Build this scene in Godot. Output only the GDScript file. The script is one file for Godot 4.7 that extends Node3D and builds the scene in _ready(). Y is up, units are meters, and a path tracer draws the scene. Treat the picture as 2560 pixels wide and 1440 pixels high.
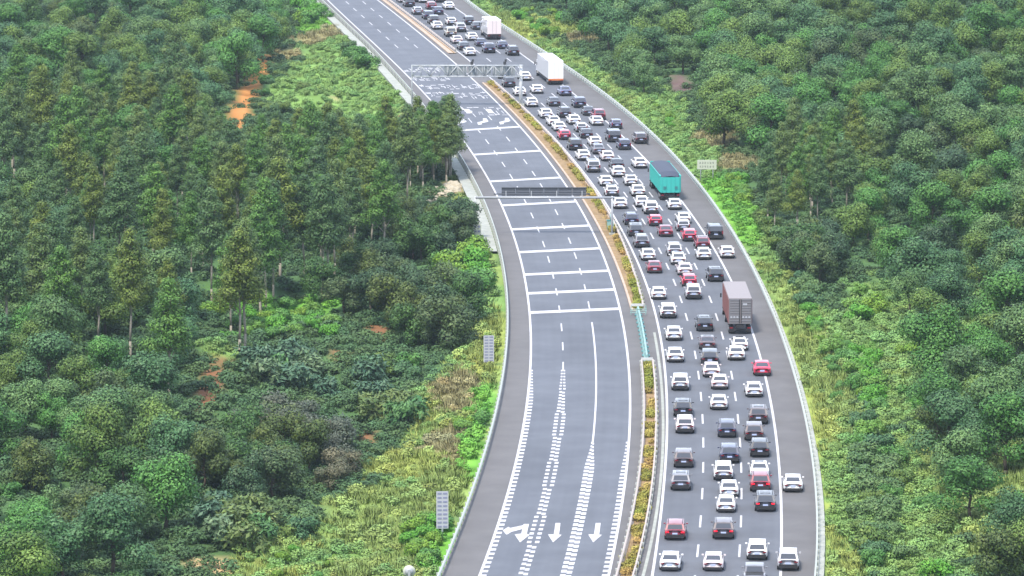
extends Node3D
# A crowded expressway seen from high up with a long lens: empty oncoming carriageway, jammed carriageway, wooded hills.

const FOCAL := 12712.0          # focal length in photo pixels (photo 2560 x 1440)
const PITCH := 8.59             # camera looks down by this many degrees
const EYE := Vector3(0, 96, 0)

var rng := RandomNumberGenerator.new()
var used := {}
var M := {}
var n1 := FastNoiseLite.new()
var n2 := FastNoiseLite.new()
var n3 := FastNoiseLite.new()

# ------------------------------------------------------------------ plan of the road
# x of each line of the road as a polynomial of u = (-z - 720) / 300
const LINES := {
	"L0": [-4.3, -19.789, -23.107, 7.85, 4.287, -1.857],
	"L1": [-1.868, -19.665, -22.258, 4.226, 2.739, 0.228],
	"L4": [9.002, -20.453, -21.619, 5.683, 2.542, -1.566],
	"M0": [9.968, -21.081, -20.402, 5.632, 0.7, -0.392],
	"M1": [12.553, -18.16, -22.761, -1.778, 2.417, 4.565],
	"R3": [24.05, -21.08, -22.318, 3.79, 2.804, -0.252],
	"G": [27.815, -18.174, -22.689, -5.258, 2.313, 6.656]}

func poly(c: Array, u: float) -> float:
	var v := 0.0
	for i in range(5, -1, -1): v = v * u + c[i]
	return v

func raw(n: String, z: float) -> float:
	var u := (-z - 720.0) / 300.0
	var k := clampf(u, -0.9, 1.02)
	var v := poly(LINES[n], k)
	if u != k: v += (u - k) * (poly(LINES[n], k) - poly(LINES[n], k - 0.01 * signf(u - k))) / (0.01 * signf(u - k))
	return v

func X(n: String, z: float) -> float:
	match n:
		"L0": return minf(raw("L0", z), raw("L1", z) - 1.7)
		"L2": return lerpf(raw("L1", z), X("L4", z), 0.3333)
		"L3": return lerpf(raw("L1", z), X("L4", z), 0.6667)
		"M0": return maxf(raw("M0", z), raw("L4", z) + 0.75)
		"R0": return raw("R3", z) - 11.0 - 0.8 * smoothstep(-640.0, -470.0, z)
		"M1": return clampf(raw("M1", z), X("M0", z) + 1.4, X("R0", z) - 0.7)
		"R1": return lerpf(X("R0", z), raw("R3", z), 0.3333)
		"R2": return lerpf(X("R0", z), raw("R3", z), 0.6667)
		"MM": return lerpf(X("M0", z), X("M1", z), 0.62)
		"G": return maxf(raw("G", z), raw("R3", z) + 2.2)
	return raw(n, z)

func along(n: String, z: float) -> Vector3:     # unit direction of travel (away from the camera)
	return Vector3(X(n, z - 2.0) - X(n, z + 2.0), 0, -4.0).normalized()

# ------------------------------------------------------------------ terrain
func height(x: float, z: float) -> float:
	var l := X("L0", z) - x
	var r := x - X("G", z)
	var d := maxf(l, r)
	if d < 1.2: return -0.35
	var h := -0.35
	if l > r:
		h += smoothstep(1.2, 14.0, l) * (-1.2 + 2.2 * n1.get_noise_2d(x, z))
		h += smoothstep(10.0, 60.0, l) * (3.0 * n2.get_noise_2d(x * 0.5, z * 0.5) + 1.0)
		h += smoothstep(90.0, 500.0, l) * (25.0 + 14.0 * n2.get_noise_2d(x * 0.15, z * 0.15))
	else:
		h += smoothstep(1.2, 5.0, r) * 0.5 + smoothstep(4.0, 70.0, r) * 9.0
		h += smoothstep(5.0, 30.0, r) * (1.6 * n1.get_noise_2d(x, z) + 2.5 * n2.get_noise_2d(x * 0.5, z * 0.5))
		h += smoothstep(90.0, 500.0, r) * (30.0 + 14.0 * n2.get_noise_2d(x * 0.15, z * 0.15))
	if z > -380.0: h -= smoothstep(-380.0, -150.0, z) * 14.0
	return h

func ray(px: float, py: float) -> Vector3:
	var a := deg_to_rad(PITCH)
	return Vector3(0, -sin(a), -cos(a)) * FOCAL + Vector3(px - 1280.0, 0, 0) + Vector3(0, cos(a), -sin(a)) * (720.0 - py)

func gp(px: float, py: float, y := 0.0) -> Vector3:      # where a sight line of the survey photo meets the level y
	var d := ray(px, py)
	return EYE + d * ((y - EYE.y) / d.y)

func gt(px: float, py: float) -> Vector3:      # the same on the terrain
	var y := 0.0
	for i in 12: 
		var p := gp(px, py, y)
		y = lerpf(y, height(p.x, p.z), 0.6)
	return gp(px, py, y)

func pix(p: Vector3) -> Vector2:
	var a := deg_to_rad(PITCH)
	var q := p - EYE
	var dz := q.dot(Vector3(0, -sin(a), -cos(a)))
	return Vector2(1280.0 + FOCAL * q.x / dz, 720.0 - FOCAL * q.dot(Vector3(0, cos(a), -sin(a))) / dz)

# ------------------------------------------------------------------ nodes
func numbered(n: String) -> String:
	if not used.has(n):
		used[n] = 0
		return n
	used[n] += 1
	return "%s_%03d" % [n, used[n]]

func tag(o: Node, label: String, category := "", group := "", kind := "") -> void:
	if label: o.set_meta("label", label)
	if category: o.set_meta("category", category)
	if group: o.set_meta("group", group)
	if kind: o.set_meta("kind", kind)

func thing(called: String, label: String, category: String, at := Vector3.ZERO, turn := 0.0, group := "") -> Node3D:
	var o := Node3D.new()
	o.name = numbered(called)
	add_child(o)
	o.position = at
	o.rotation.y = turn
	tag(o, label, category, group)
	return o

func part(called: String, mesh: Mesh, m: Material, parent: Node, at := Vector3.ZERO, turn := 0.0) -> MeshInstance3D:
	var o := MeshInstance3D.new()
	o.name = called
	o.mesh = mesh
	if m: o.material_override = m
	o.position = at
	o.rotation.y = turn
	parent.add_child(o, true)
	return o

func struct(called: String, mesh: Mesh, m: Material, label: String, parent: Node = null) -> MeshInstance3D:
	var o := part(numbered(called) if parent == null else called, mesh, m, self if parent == null else parent)
	tag(o, label, "", "", "structure")
	return o

# ------------------------------------------------------------------ shapes
func tool() -> SurfaceTool:
	var st := SurfaceTool.new()
	st.begin(Mesh.PRIMITIVE_TRIANGLES)
	return st

func tri(st: SurfaceTool, a: Vector3, b: Vector3, c: Vector3) -> void:
	st.add_vertex(a); st.add_vertex(b); st.add_vertex(c)

func quad(st: SurfaceTool, a: Vector3, b: Vector3, c: Vector3, d: Vector3) -> void:
	tri(st, a, b, c); tri(st, a, c, d)

func bx(st: SurfaceTool, c: Vector3, s: Vector3, b := Basis()) -> void:
	var h := s * 0.5
	var p: Array[Vector3] = []
	for i in 8: p.append(c + b * Vector3(h.x if i & 1 else -h.x, h.y if i & 2 else -h.y, h.z if i & 4 else -h.z))
	quad(st, p[4], p[6], p[7], p[5]); quad(st, p[1], p[3], p[2], p[0])
	quad(st, p[0], p[2], p[6], p[4]); quad(st, p[5], p[7], p[3], p[1])
	quad(st, p[2], p[3], p[7], p[6]); quad(st, p[0], p[4], p[5], p[1])

func bar(st: SurfaceTool, a: Vector3, b: Vector3, r: float, n := 6, r2 := -1.0) -> void:
	if r2 < 0.0: r2 = r
	var d := (b - a).normalized()
	var u := d.cross(Vector3.UP if absf(d.y) < 0.9 else Vector3.RIGHT).normalized()
	var v := d.cross(u)
	for i in n:
		var c0 := cos(TAU * i / n) * u + sin(TAU * i / n) * v
		var c1 := cos(TAU * (i + 1) / n) * u + sin(TAU * (i + 1) / n) * v
		quad(st, a + c0 * r, b + c0 * r2, b + c1 * r2, a + c1 * r)
		tri(st, b, b + c1 * r2, b + c0 * r2)
		tri(st, a, a + c0 * r, a + c1 * r)

func done(st: SurfaceTool, smooth := false) -> ArrayMesh:
	st.generate_normals()
	return st.commit()

func boxmesh(c: Vector3, s: Vector3) -> ArrayMesh:
	var st := tool(); st.set_smooth_group(-1); bx(st, c, s); return done(st)

func flat_tool() -> SurfaceTool:
	var st := tool(); st.set_smooth_group(-1); return st

# strip between two lines of the road, lying at height y
func strip(st: SurfaceTool, a: String, oa: float, b: String, ob: float, y: float, z0: float, z1: float, step := 5.0) -> void:
	var n := maxi(1, int(ceil(absf(z1 - z0) / step)))
	for i in n:
		var za := lerpf(z0, z1, float(i) / n)
		var zb := lerpf(z0, z1, float(i + 1) / n)
		quad(st, Vector3(X(a, za) + oa, y, za), Vector3(X(a, zb) + oa, y, zb), Vector3(X(b, zb) + ob, y, zb), Vector3(X(b, za) + ob, y, za))

# a kerb or beam of rectangular section along a line
func sweep(st: SurfaceTool, n: String, off: float, sec: PackedVector2Array, z0: float, z1: float, step := 5.0) -> void:
	var k := maxi(1, int(ceil(absf(z1 - z0) / step)))
	for i in k:
		var za := lerpf(z0, z1, float(i) / k)
		var zb := lerpf(z0, z1, float(i + 1) / k)
		var xa := X(n, za) + off
		var xb := X(n, zb) + off
		for j in sec.size():
			var p := sec[j]
			var q := sec[(j + 1) % sec.size()]
			quad(st, Vector3(xa + p.x, p.y, za), Vector3(xb + p.x, p.y, zb), Vector3(xb + q.x, q.y, zb), Vector3(xa + q.x, q.y, za))

func rectsec(x0: float, x1: float, y0: float, y1: float) -> PackedVector2Array:
	return PackedVector2Array([Vector2(x0, y0), Vector2(x0, y1), Vector2(x1, y1), Vector2(x1, y0)])

func lin(r: float, g: float, b: float) -> Color:
	return Color(r, g, b).linear_to_srgb()

func mat(c: Color, rough := 0.8, metal := 0.0, spec := 0.5) -> StandardMaterial3D:
	var m := StandardMaterial3D.new()
	m.albedo_color = c
	m.roughness = rough
	m.metallic = metal
	m.metallic_specular = spec
	return m

func noisy(c0: Color, c1: Color, freq: float, scale: float, rough := 0.9, sd := 1) -> StandardMaterial3D:
	var m := mat(Color.WHITE, rough)
	var n := FastNoiseLite.new()
	n.seed = sd
	n.noise_type = FastNoiseLite.TYPE_SIMPLEX_SMOOTH
	n.frequency = freq
	n.fractal_octaves = 5
	n.fractal_gain = 0.6
	var t := NoiseTexture2D.new()
	t.width = 512; t.height = 512
	t.seamless = true
	t.noise = n
	var g := Gradient.new()
	g.set_color(0, c0); g.set_color(1, c1)
	t.color_ramp = g
	m.albedo_texture = t
	m.uv1_triplanar = true
	m.uv1_world_triplanar = true
	m.uv1_scale = Vector3.ONE * scale
	return m

# ------------------------------------------------------------------ start
func _ready() -> void:
	rng.seed = 4711
	# camera
	var cam := Camera3D.new()
	cam.name = "camera"
	cam.position = EYE
	cam.rotation_degrees.x = -PITCH
	cam.fov = rad_to_deg(2.0 * atan(720.0 / FOCAL))
	cam.near = 1.0
	cam.far = 9000.0
	add_child(cam)
	cam.current = true
	# sky, haze, exposure
	var env := Environment.new()
	env.background_mode = Environment.BG_SKY
	var sm := ProceduralSkyMaterial.new()
	sm.sky_top_color = Color(0.60, 0.645, 0.72)
	sm.sky_horizon_color = Color(0.67, 0.70, 0.745)
	sm.sky_curve = 0.2
	sm.ground_bottom_color = Color(0.22, 0.26, 0.2)
	sm.ground_horizon_color = Color(0.7, 0.74, 0.76)
	sm.sun_angle_max = 20.0
	var sky := Sky.new()
	sky.sky_material = sm
	env.sky = sky
	env.tonemap_mode = Environment.TONE_MAPPER_LINEAR
	env.tonemap_exposure = 4.1
	env.fog_enabled = true
	env.fog_density = 0.00005
	env.fog_light_color = Color(0.80, 0.88, 0.96)
	env.sdfgi_enabled = true
	env.ssao_enabled = true
	env.ssil_enabled = true
	var we := WorldEnvironment.new()
	we.name = "environment"
	we.environment = env
	add_child(we)
	# veiled sun, high on the left behind the camera
	var sun := DirectionalLight3D.new()
	sun.name = "sun"
	sun.light_energy = 0.5
	sun.light_angular_distance = 10.0
	sun.light_color = Color(1.0, 0.96, 0.9)
	sun.shadow_enabled = true
	sun.rotation_degrees = Vector3(-58, -28, 0)
	add_child(sun)

	n1.seed = 3; n1.frequency = 0.05
	n2.seed = 8; n2.frequency = 0.03
	n3.seed = 21; n3.frequency = 0.25; n3.fractal_octaves = 4
	materials()
	patches()
	ground()
	roads()
	markings()
	rails()
	median_barrier()
	gantries()
	signs()
	rubble()
	trucks()
	cars()
	people()
	vegetation()

func materials() -> void:
	M.asphalt = noisy(lin(0.079, 0.088, 0.112), lin(0.107, 0.119, 0.146), 0.01, 0.03, 0.85, 1)
	M.asphalt.vertex_color_use_as_albedo = true
	M.asphalt_jam = noisy(lin(0.074, 0.081, 0.101), lin(0.102, 0.111, 0.133), 0.01, 0.03, 0.85, 2)
	M.asphalt_jam.vertex_color_use_as_albedo = true
	M.shoulder = noisy(lin(0.085, 0.083, 0.088), lin(0.117, 0.114, 0.120), 0.01, 0.025, 0.9, 3)
	M.paint = noisy(lin(0.26, 0.26, 0.285), lin(0.62, 0.62, 0.66), 0.04, 0.16, 0.7, 4)
	M.gutter = noisy(lin(0.22, 0.235, 0.22), lin(0.33, 0.345, 0.32), 0.015, 0.06, 0.9, 5)
	M.pinkkerb = noisy(lin(0.31, 0.24, 0.19), lin(0.44, 0.345, 0.28), 0.015, 0.05, 0.9, 6)
	M.earth = noisy(lin(0.15, 0.098, 0.045), lin(0.29, 0.20, 0.105), 0.02, 0.06, 1.0, 7)
	M.rail = mat(lin(0.34, 0.37, 0.345), 0.5, 0.15)
	M.railpink = mat(lin(0.38, 0.325, 0.295), 0.55, 0.1)
	M.post = mat(lin(0.4, 0.42, 0.4), 0.6, 0.2)
	M.white = mat(lin(0.46, 0.48, 0.5), 0.5)
	M.steel = mat(lin(0.33, 0.35, 0.38), 0.5, 0.3)
	M.dark = mat(lin(0.03, 0.032, 0.038), 0.6)
	M.panel = mat(lin(0.105, 0.115, 0.14), 0.6, 0.1)
	M.panel_rib = mat(lin(0.06, 0.066, 0.08), 0.6, 0.1)
	M.light_panel = mat(lin(0.20, 0.23, 0.25), 0.55, 0.1)
	M.light_rib = mat(lin(0.31, 0.335, 0.36), 0.55, 0.1)
	M.board = mat(lin(0.33, 0.345, 0.385), 0.6)
	M.board_rib = mat(lin(0.17, 0.18, 0.27), 0.6)
	M.cream = mat(lin(0.40, 0.43, 0.36), 0.6)
	M.teal = mat(lin(0.03, 0.36, 0.33), 0.5)
	M.teal_rail = mat(lin(0.19, 0.33, 0.33), 0.5)
	M.teal_dark = mat(lin(0.03, 0.16, 0.17), 0.6)
	M.tarp = mat(lin(0.035, 0.045, 0.075), 0.7)
	M.glass = mat(lin(0.035, 0.038, 0.05), 0.08, 0.0, 1.0)
	M.tyre = mat(lin(0.012, 0.012, 0.013), 0.9)
	M.rim = mat(lin(0.4, 0.4, 0.42), 0.35, 0.6)
	M.plastic = mat(lin(0.014, 0.014, 0.017), 0.6)
	M.plate = mat(lin(0.35, 0.42, 0.62), 0.5)
	M.tail = mat(lin(0.16, 0.012, 0.02), 0.25)
	M.brake = mat(lin(0.6, 0.015, 0.04), 0.25)
	M.brake.emission_enabled = true
	M.brake.emission = Color(1.0, 0.05, 0.12)
	M.brake.emission_energy_multiplier = 0.45
	M.head = mat(lin(0.6, 0.6, 0.62), 0.15)
	for c in {"w": [0.72, 0.72, 0.74], "p": [0.66, 0.58, 0.6], "s": [0.42, 0.42, 0.46], "g": [0.15, 0.15, 0.175], "d": [0.045, 0.047, 0.06], "k": [0.012, 0.012, 0.018],
			"n": [0.025, 0.03, 0.075], "r": [0.52, 0.016, 0.06], "m": [0.20, 0.014, 0.03], "b": [0.075, 0.05, 0.055], "l": [0.11, 0.12, 0.22], "e": [0.36, 0.34, 0.30]}.keys():
		var v = {"w": [0.72, 0.72, 0.74], "p": [0.66, 0.58, 0.6], "s": [0.42, 0.42, 0.46], "g": [0.15, 0.15, 0.175], "d": [0.045, 0.047, 0.06], "k": [0.012, 0.012, 0.018],
			"n": [0.025, 0.03, 0.075], "r": [0.52, 0.016, 0.06], "m": [0.20, 0.014, 0.03], "b": [0.075, 0.05, 0.055], "l": [0.11, 0.12, 0.22], "e": [0.36, 0.34, 0.30]}[c]
		var m := mat(lin(v[0], v[1], v[2]), 0.35, 0.0, 0.5)
		m.clearcoat_enabled = true
		m.clearcoat = 1.0
		m.clearcoat_roughness = 0.05
		M["car_" + c] = m
	M.bark = noisy(lin(0.16, 0.145, 0.115), lin(0.34, 0.31, 0.26), 0.03, 0.3, 0.95, 8)
	M.bark_dark = mat(lin(0.07, 0.055, 0.04), 0.95)
	M.rock = noisy(lin(0.24, 0.21, 0.16), lin(0.48, 0.43, 0.33), 0.03, 0.3, 0.95, 9)

# ------------------------------------------------------------------ ground colours
# patches of bare soil and grass, given where the survey photo shows them: [x, y, half width, half height, kind]
var PATCH := []

func patches() -> void:
	for p in [[612, 255, 34, 50, "orange"], [938, 838, 24, 34, "red"], [852, 888, 28, 34, "red"], [520, 965, 34, 17, "red"], [918, 1082, 26, 30, "red"], [535, 1416, 78, 30, "sand"],
			[1703, 212, 34, 18, "mauve"], [1775, 350, 75, 22, "tan"], [1840, 405, 60, 22, "tan"], [875, 240, 65, 34, "tan"], [790, 100, 60, 30, "tan"], [850, 72, 50, 24, "tan"], [715, 145, 34, 26, "tan"],
			[870, 180, 165, 110, "lime"], [955, 255, 70, 60, "lime"], [880, 300, 80, 50, "lime"], [760, 220, 90, 60, "lime"], [1040, 300, 50, 40, "tan"], [1125, 470, 40, 17, "rubble"], [1330, 70, 150, 26, "yellow"], [1470, 90, 60, 20, "tan"],
			[1010, 1030, 90, 26, "yellow"], [1150, 980, 70, 45, "tan"], [1130, 1110, 90, 55, "tan"], [1030, 1160, 120, 40, "yellow"], [950, 1270, 130, 60, "olive"], [1000, 1380, 130, 60, "olive"], [820, 1395, 200, 60, "lime"], [1130, 1230, 110, 70, "olive"],
			[1180, 1130, 40, 90, "bright"], [1215, 900, 40, 60, "yellow"], [1245, 830, 22, 60, "yellow"], [1210, 1000, 40, 40, "bright"], [1090, 1370, 60, 60, "bright"], [740, 790, 110, 40, "bright"], [610, 760, 90, 40, "bright"],
			[560, 880, 60, 30, "lime"], [800, 30, 60, 50, "bright"], [1660, 300, 75, 90, "lime"], [1760, 400, 40, 60, "lime"], [1800, 480, 60, 60, "bright"], [1860, 560, 50, 60, "bright"], [2030, 900, 110, 260, "olive"], [2060, 1150, 80, 300, "yellow"], [2200, 1250, 200, 220, "lime"], [2300, 900, 240, 200, "lime"], [2450, 1200, 160, 260, "olive"]]:
		var c := gt(p[0], p[1])
		var q := gt(p[0] + 1.0, p[1])
		var v := gt(p[0], p[1] - 4.0)
		PATCH.append([Vector2(c.x, c.z), p[2] * (q.x - c.x), p[3] * 0.25 * absf(v.z - c.z), p[4], Vector2(p[0], p[1]), Vector2(p[2], p[3])])

const TINT := {"orange": [0.34, 0.16, 0.055], "red": [0.19, 0.095, 0.05], "sand": [0.40, 0.28, 0.15], "rubble": [0.22, 0.165, 0.10], "mauve": [0.13, 0.09, 0.085], "tan": [0.25, 0.235, 0.115],
	"lime": [0.155, 0.265, 0.075], "bright": [0.13, 0.31, 0.045], "yellow": [0.25, 0.31, 0.08], "olive": [0.20, 0.28, 0.08], "": [0.06, 0.115, 0.045]}

func soil(k: String) -> bool: return k in ["orange", "red", "sand", "mauve", "rubble"]

func cover(x: float, z: float) -> Array:      # [kind, strength]
	var best := ""
	var w := 0.0
	var wob := 0.28 * n3.get_noise_2d(x, z) + 0.3 * n1.get_noise_2d(x * 1.7, z * 1.7)
	for p in PATCH:
		var d := Vector2((x - p[0].x) / p[1], (z - p[0].y) / p[2]).length() + wob
		var k := 1.0 - smoothstep(0.75, 1.1, d)
		if k > 0.0 and (k >= w or (soil(p[3]) and k > 0.4)):
			w = k
			best = p[3]
			if soil(best) and k > 0.4: break
	if w < 0.3:
		var r := x - X("G", z)
		var l := X("L0", z) - x
		if r > 0.0 and r < 5.5 + 3.0 * n1.get_noise_2d(z, 7.0): return ["lime" if n1.get_noise_2d(x * 2.0, z) > -0.1 else "olive", 0.9]
		if l > 0.0 and z > -615.0 and l < 10.0 + 3.0 * n1.get_noise_2d(z, 90.0) + 11.0 * smoothstep(-505.0, -470.0, z) - 5.0 * smoothstep(-560.0, -610.0, z): return [["olive", "lime", "yellow", "lime"][int(absf(n1.get_noise_2d(x * 1.3, z * 0.8)) * 9.0) % 4], 0.9]
		if l > 0.0 and l < 3.5 + 2.0 * n1.get_noise_2d(z, 3.0): return ["olive" if n1.get_noise_2d(z, 40.0) > 0.0 else "lime", 0.9]
	return [best, w]

func ground() -> void:
	var xs: Array[float] = []
	var zs: Array[float] = []
	for v in [-4000.0, -2500.0, -1600.0, -1000.0, -700.0, -500.0, -380.0, -300.0, -240.0, -200.0, -175.0, -160.0]: xs.append(v)
	var x := -150.0
	while x <= 150.0:
		xs.append(x)
		x += 1.6
	for v in [160.0, 175.0, 200.0, 240.0, 300.0, 380.0, 500.0, 700.0, 1000.0, 1600.0, 2500.0, 4000.0]: xs.append(v)
	for v in [3000.0, 1500.0, 700.0, 300.0, 100.0, -50.0, -150.0, -230.0, -300.0, -350.0, -390.0, -415.0]: zs.append(v)
	var z := -430.0
	while z >= -1110.0:
		zs.append(z)
		z -= 2.4
	for v in [-1120.0, -1135.0, -1160.0, -1200.0, -1260.0, -1350.0, -1500.0, -1750.0, -2200.0, -3000.0, -4500.0, -6500.0]: zs.append(v)
	var pv := PackedVector3Array()
	var pc := PackedColorArray()
	var ix := PackedInt32Array()
	for b in zs:
		for a in xs:
			var fine := absf(a) <= 160.0 and b <= -415.0 and b >= -1135.0
			var y := height(a, b) + (0.18 * n3.get_noise_2d(a * 2.0, b * 2.0) if fine and (a < X("L0", b) - 1.5 or a > X("G", b) + 1.5) else 0.0)
			pv.append(Vector3(a, y, b))
			var t = TINT[""]
			var c := Color(t[0], t[1], t[2])
			if fine:
				var k := cover(a, b)
				var u = TINT[k[0]]
				c = c.lerp(Color(u[0], u[1], u[2]), k[1])
			var j := 1.0 + 0.5 * n3.get_noise_2d(a + 300.0, b)
			pc.append(Color(c.r * j, c.g * j, c.b * j))
	var w := xs.size()
	for j in zs.size() - 1:
		for i in w - 1:
			var p := j * w + i
			ix.append_array([p, p + w, p + 1, p + 1, p + w, p + w + 1])
	var st := SurfaceTool.new()
	st.begin(Mesh.PRIMITIVE_TRIANGLES)
	for i in pv.size():
		st.set_color(pc[i])
		st.add_vertex(pv[i])
	for i in ix: st.add_index(i)
	st.generate_normals()
	var m := mat(Color.WHITE, 1.0, 0.0, 0.2)
	m.vertex_color_use_as_albedo = true
	struct("ground", st.commit(), m, "rolling green ground with bare earth patches on both sides of the expressway")

# ------------------------------------------------------------------ road
const ZN := -330.0
const ZF := -1400.0

# three lanes of asphalt: polished wheel tracks, an oil line down the middle of each lane, repaired stretches
func lanes_sheet(st: SurfaceTool, a: String, b: String) -> void:
	var cols := 36
	var z := ZN
	var off := 90.0 if a == "R0" else 0.0
	while z > ZF:
		var zb := z - 4.0
		for i in cols:
			var q := [[float(i) / cols, z], [float(i) / cols, zb], [float(i + 1) / cols, zb], [float(i + 1) / cols, z]]
			var v: Array[Vector3] = []
			var c: Array[Color] = []
			for e in q:
				var u: float = e[0]
				v.append(Vector3(lerpf(X(a, e[1]) - 0.1, X(b, e[1]) + 0.1, u), 0.005, e[1]))
				var w := fposmod(u * 3.0, 1.0)
				var tr := exp(-pow((w - 0.27) / 0.08, 2.0)) + exp(-pow((w - 0.73) / 0.08, 2.0))
				var oil := exp(-pow((w - 0.5) / 0.07, 2.0))
				var k := 0.97 - 0.09 * tr * (0.7 + 0.5 * n1.get_noise_2d(off + floor(u * 3.0) * 31.0, e[1] * 0.3)) - 0.05 * oil
				k *= 1.0 + 0.10 * n2.get_noise_2d(off + u * 22.0, e[1] * 0.5) + 0.06 * n1.get_noise_2d(off + u * 90.0, e[1] * 0.5)
				if n2.get_noise_2d(off + floor(u * 3.0) * 57.0, floor(e[1] / 24.0) * 13.0) > 0.34: k *= 0.9
				c.append(Color(k, k, k))
			for j in [0, 1, 2, 0, 2, 3]:
				st.set_color(c[j])
				st.add_vertex(v[j])
		z = zb

func roads() -> void:
	var st := tool()
	strip(st, "L0", -0.1, "G", 0.3, -0.02, ZN, ZF)
	struct("road", done(st), M.shoulder, "grey expressway pavement with brownish hard shoulders")
	st = tool(); lanes_sheet(st, "L1", "L4")
	struct("carriageway", done(st), M.asphalt, "empty bluish asphalt of the oncoming carriageway")
	st = tool(); lanes_sheet(st, "R0", "R3")
	struct("carriageway", done(st), M.asphalt_jam, "bluish asphalt under the traffic jam")
	# concrete gutter strips outside both barriers
	st = flat_tool(); sweep(st, "L0", 0.0, rectsec(-1.9, -0.35, -0.6, 0.02), -668.0, -1150.0)
	struct("gutter", done(st), M.gutter, "pale concrete drain strip beside the left barrier")
	st = flat_tool(); sweep(st, "G", 0.0, rectsec(0.12, 0.8, -0.6, 0.05), ZN, ZF)
	struct("gutter", done(st), M.gutter, "pale greenish concrete strip along the right barrier")
	# median: two pieces with an opening near the far gantry and a gap closed by the blue barrier
	for s in MEDIANS:
		st = flat_tool(); sweep(st, "M0", 0.0, rectsec(0.0, 0.28, -0.2, 0.14), s[0], s[1])
		struct("kerb", done(st), M.pinkkerb, "pinkish concrete kerb on the empty side of the median")
		st = flat_tool(); sweep(st, "M1", 0.0, rectsec(-0.22, 0.0, -0.2, 0.14), s[0], s[1])
		struct("kerb", done(st), M.pinkkerb, "pinkish concrete kerb on the jam side of the median")
		st = tool(); strip(st, "M0", 0.28, "M1", -0.22, 0.09, s[0], s[1], 3.0)
		struct("median_soil", done(st), M.earth, "ochre planting soil of the median strip")
		if s[0] < -620.0:
			st = tool(); strip(st, "M0", 0.28, "MM", 0.0, 0.12, s[0], s[1])
			struct("median_paving", done(st), M.pinkkerb, "broad pale pinkish concrete band along the median")
	st = tool(); strip(st, "M1", 0.55, "M1", 0.85, 0.004, ZN, -600.0)
	struct("drain", done(st), M.gutter, "thin grey drain line beside the median")

const MEDIANS := [[-330.0, -577.0], [-616.5, -872.0], [-921.0, -1400.0]]

func sheet(st: SurfaceTool, pts: Array, y: float) -> void:      # a painted outline on the road
	var p2 := PackedVector2Array()
	for p in pts: p2.append(Vector2(p.x, p.z))
	var t := Geometry2D.triangulate_polygon(p2)
	for i in range(0, t.size(), 3):
		tri(st, Vector3(p2[t[i]].x, y, p2[t[i]].y), Vector3(p2[t[i + 1]].x, y, p2[t[i + 1]].y), Vector3(p2[t[i + 2]].x, y, p2[t[i + 2]].y))

func lane_quad(st: SurfaceTool, n: String, off: float, w: float, z0: float, z1: float, y := 0.022) -> void:
	quad(st, Vector3(X(n, z0) + off - w * 0.5, y, z0), Vector3(X(n, z1) + off - w * 0.5, y, z1), Vector3(X(n, z1) + off + w * 0.5, y, z1), Vector3(X(n, z0) + off + w * 0.5, y, z0))

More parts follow.
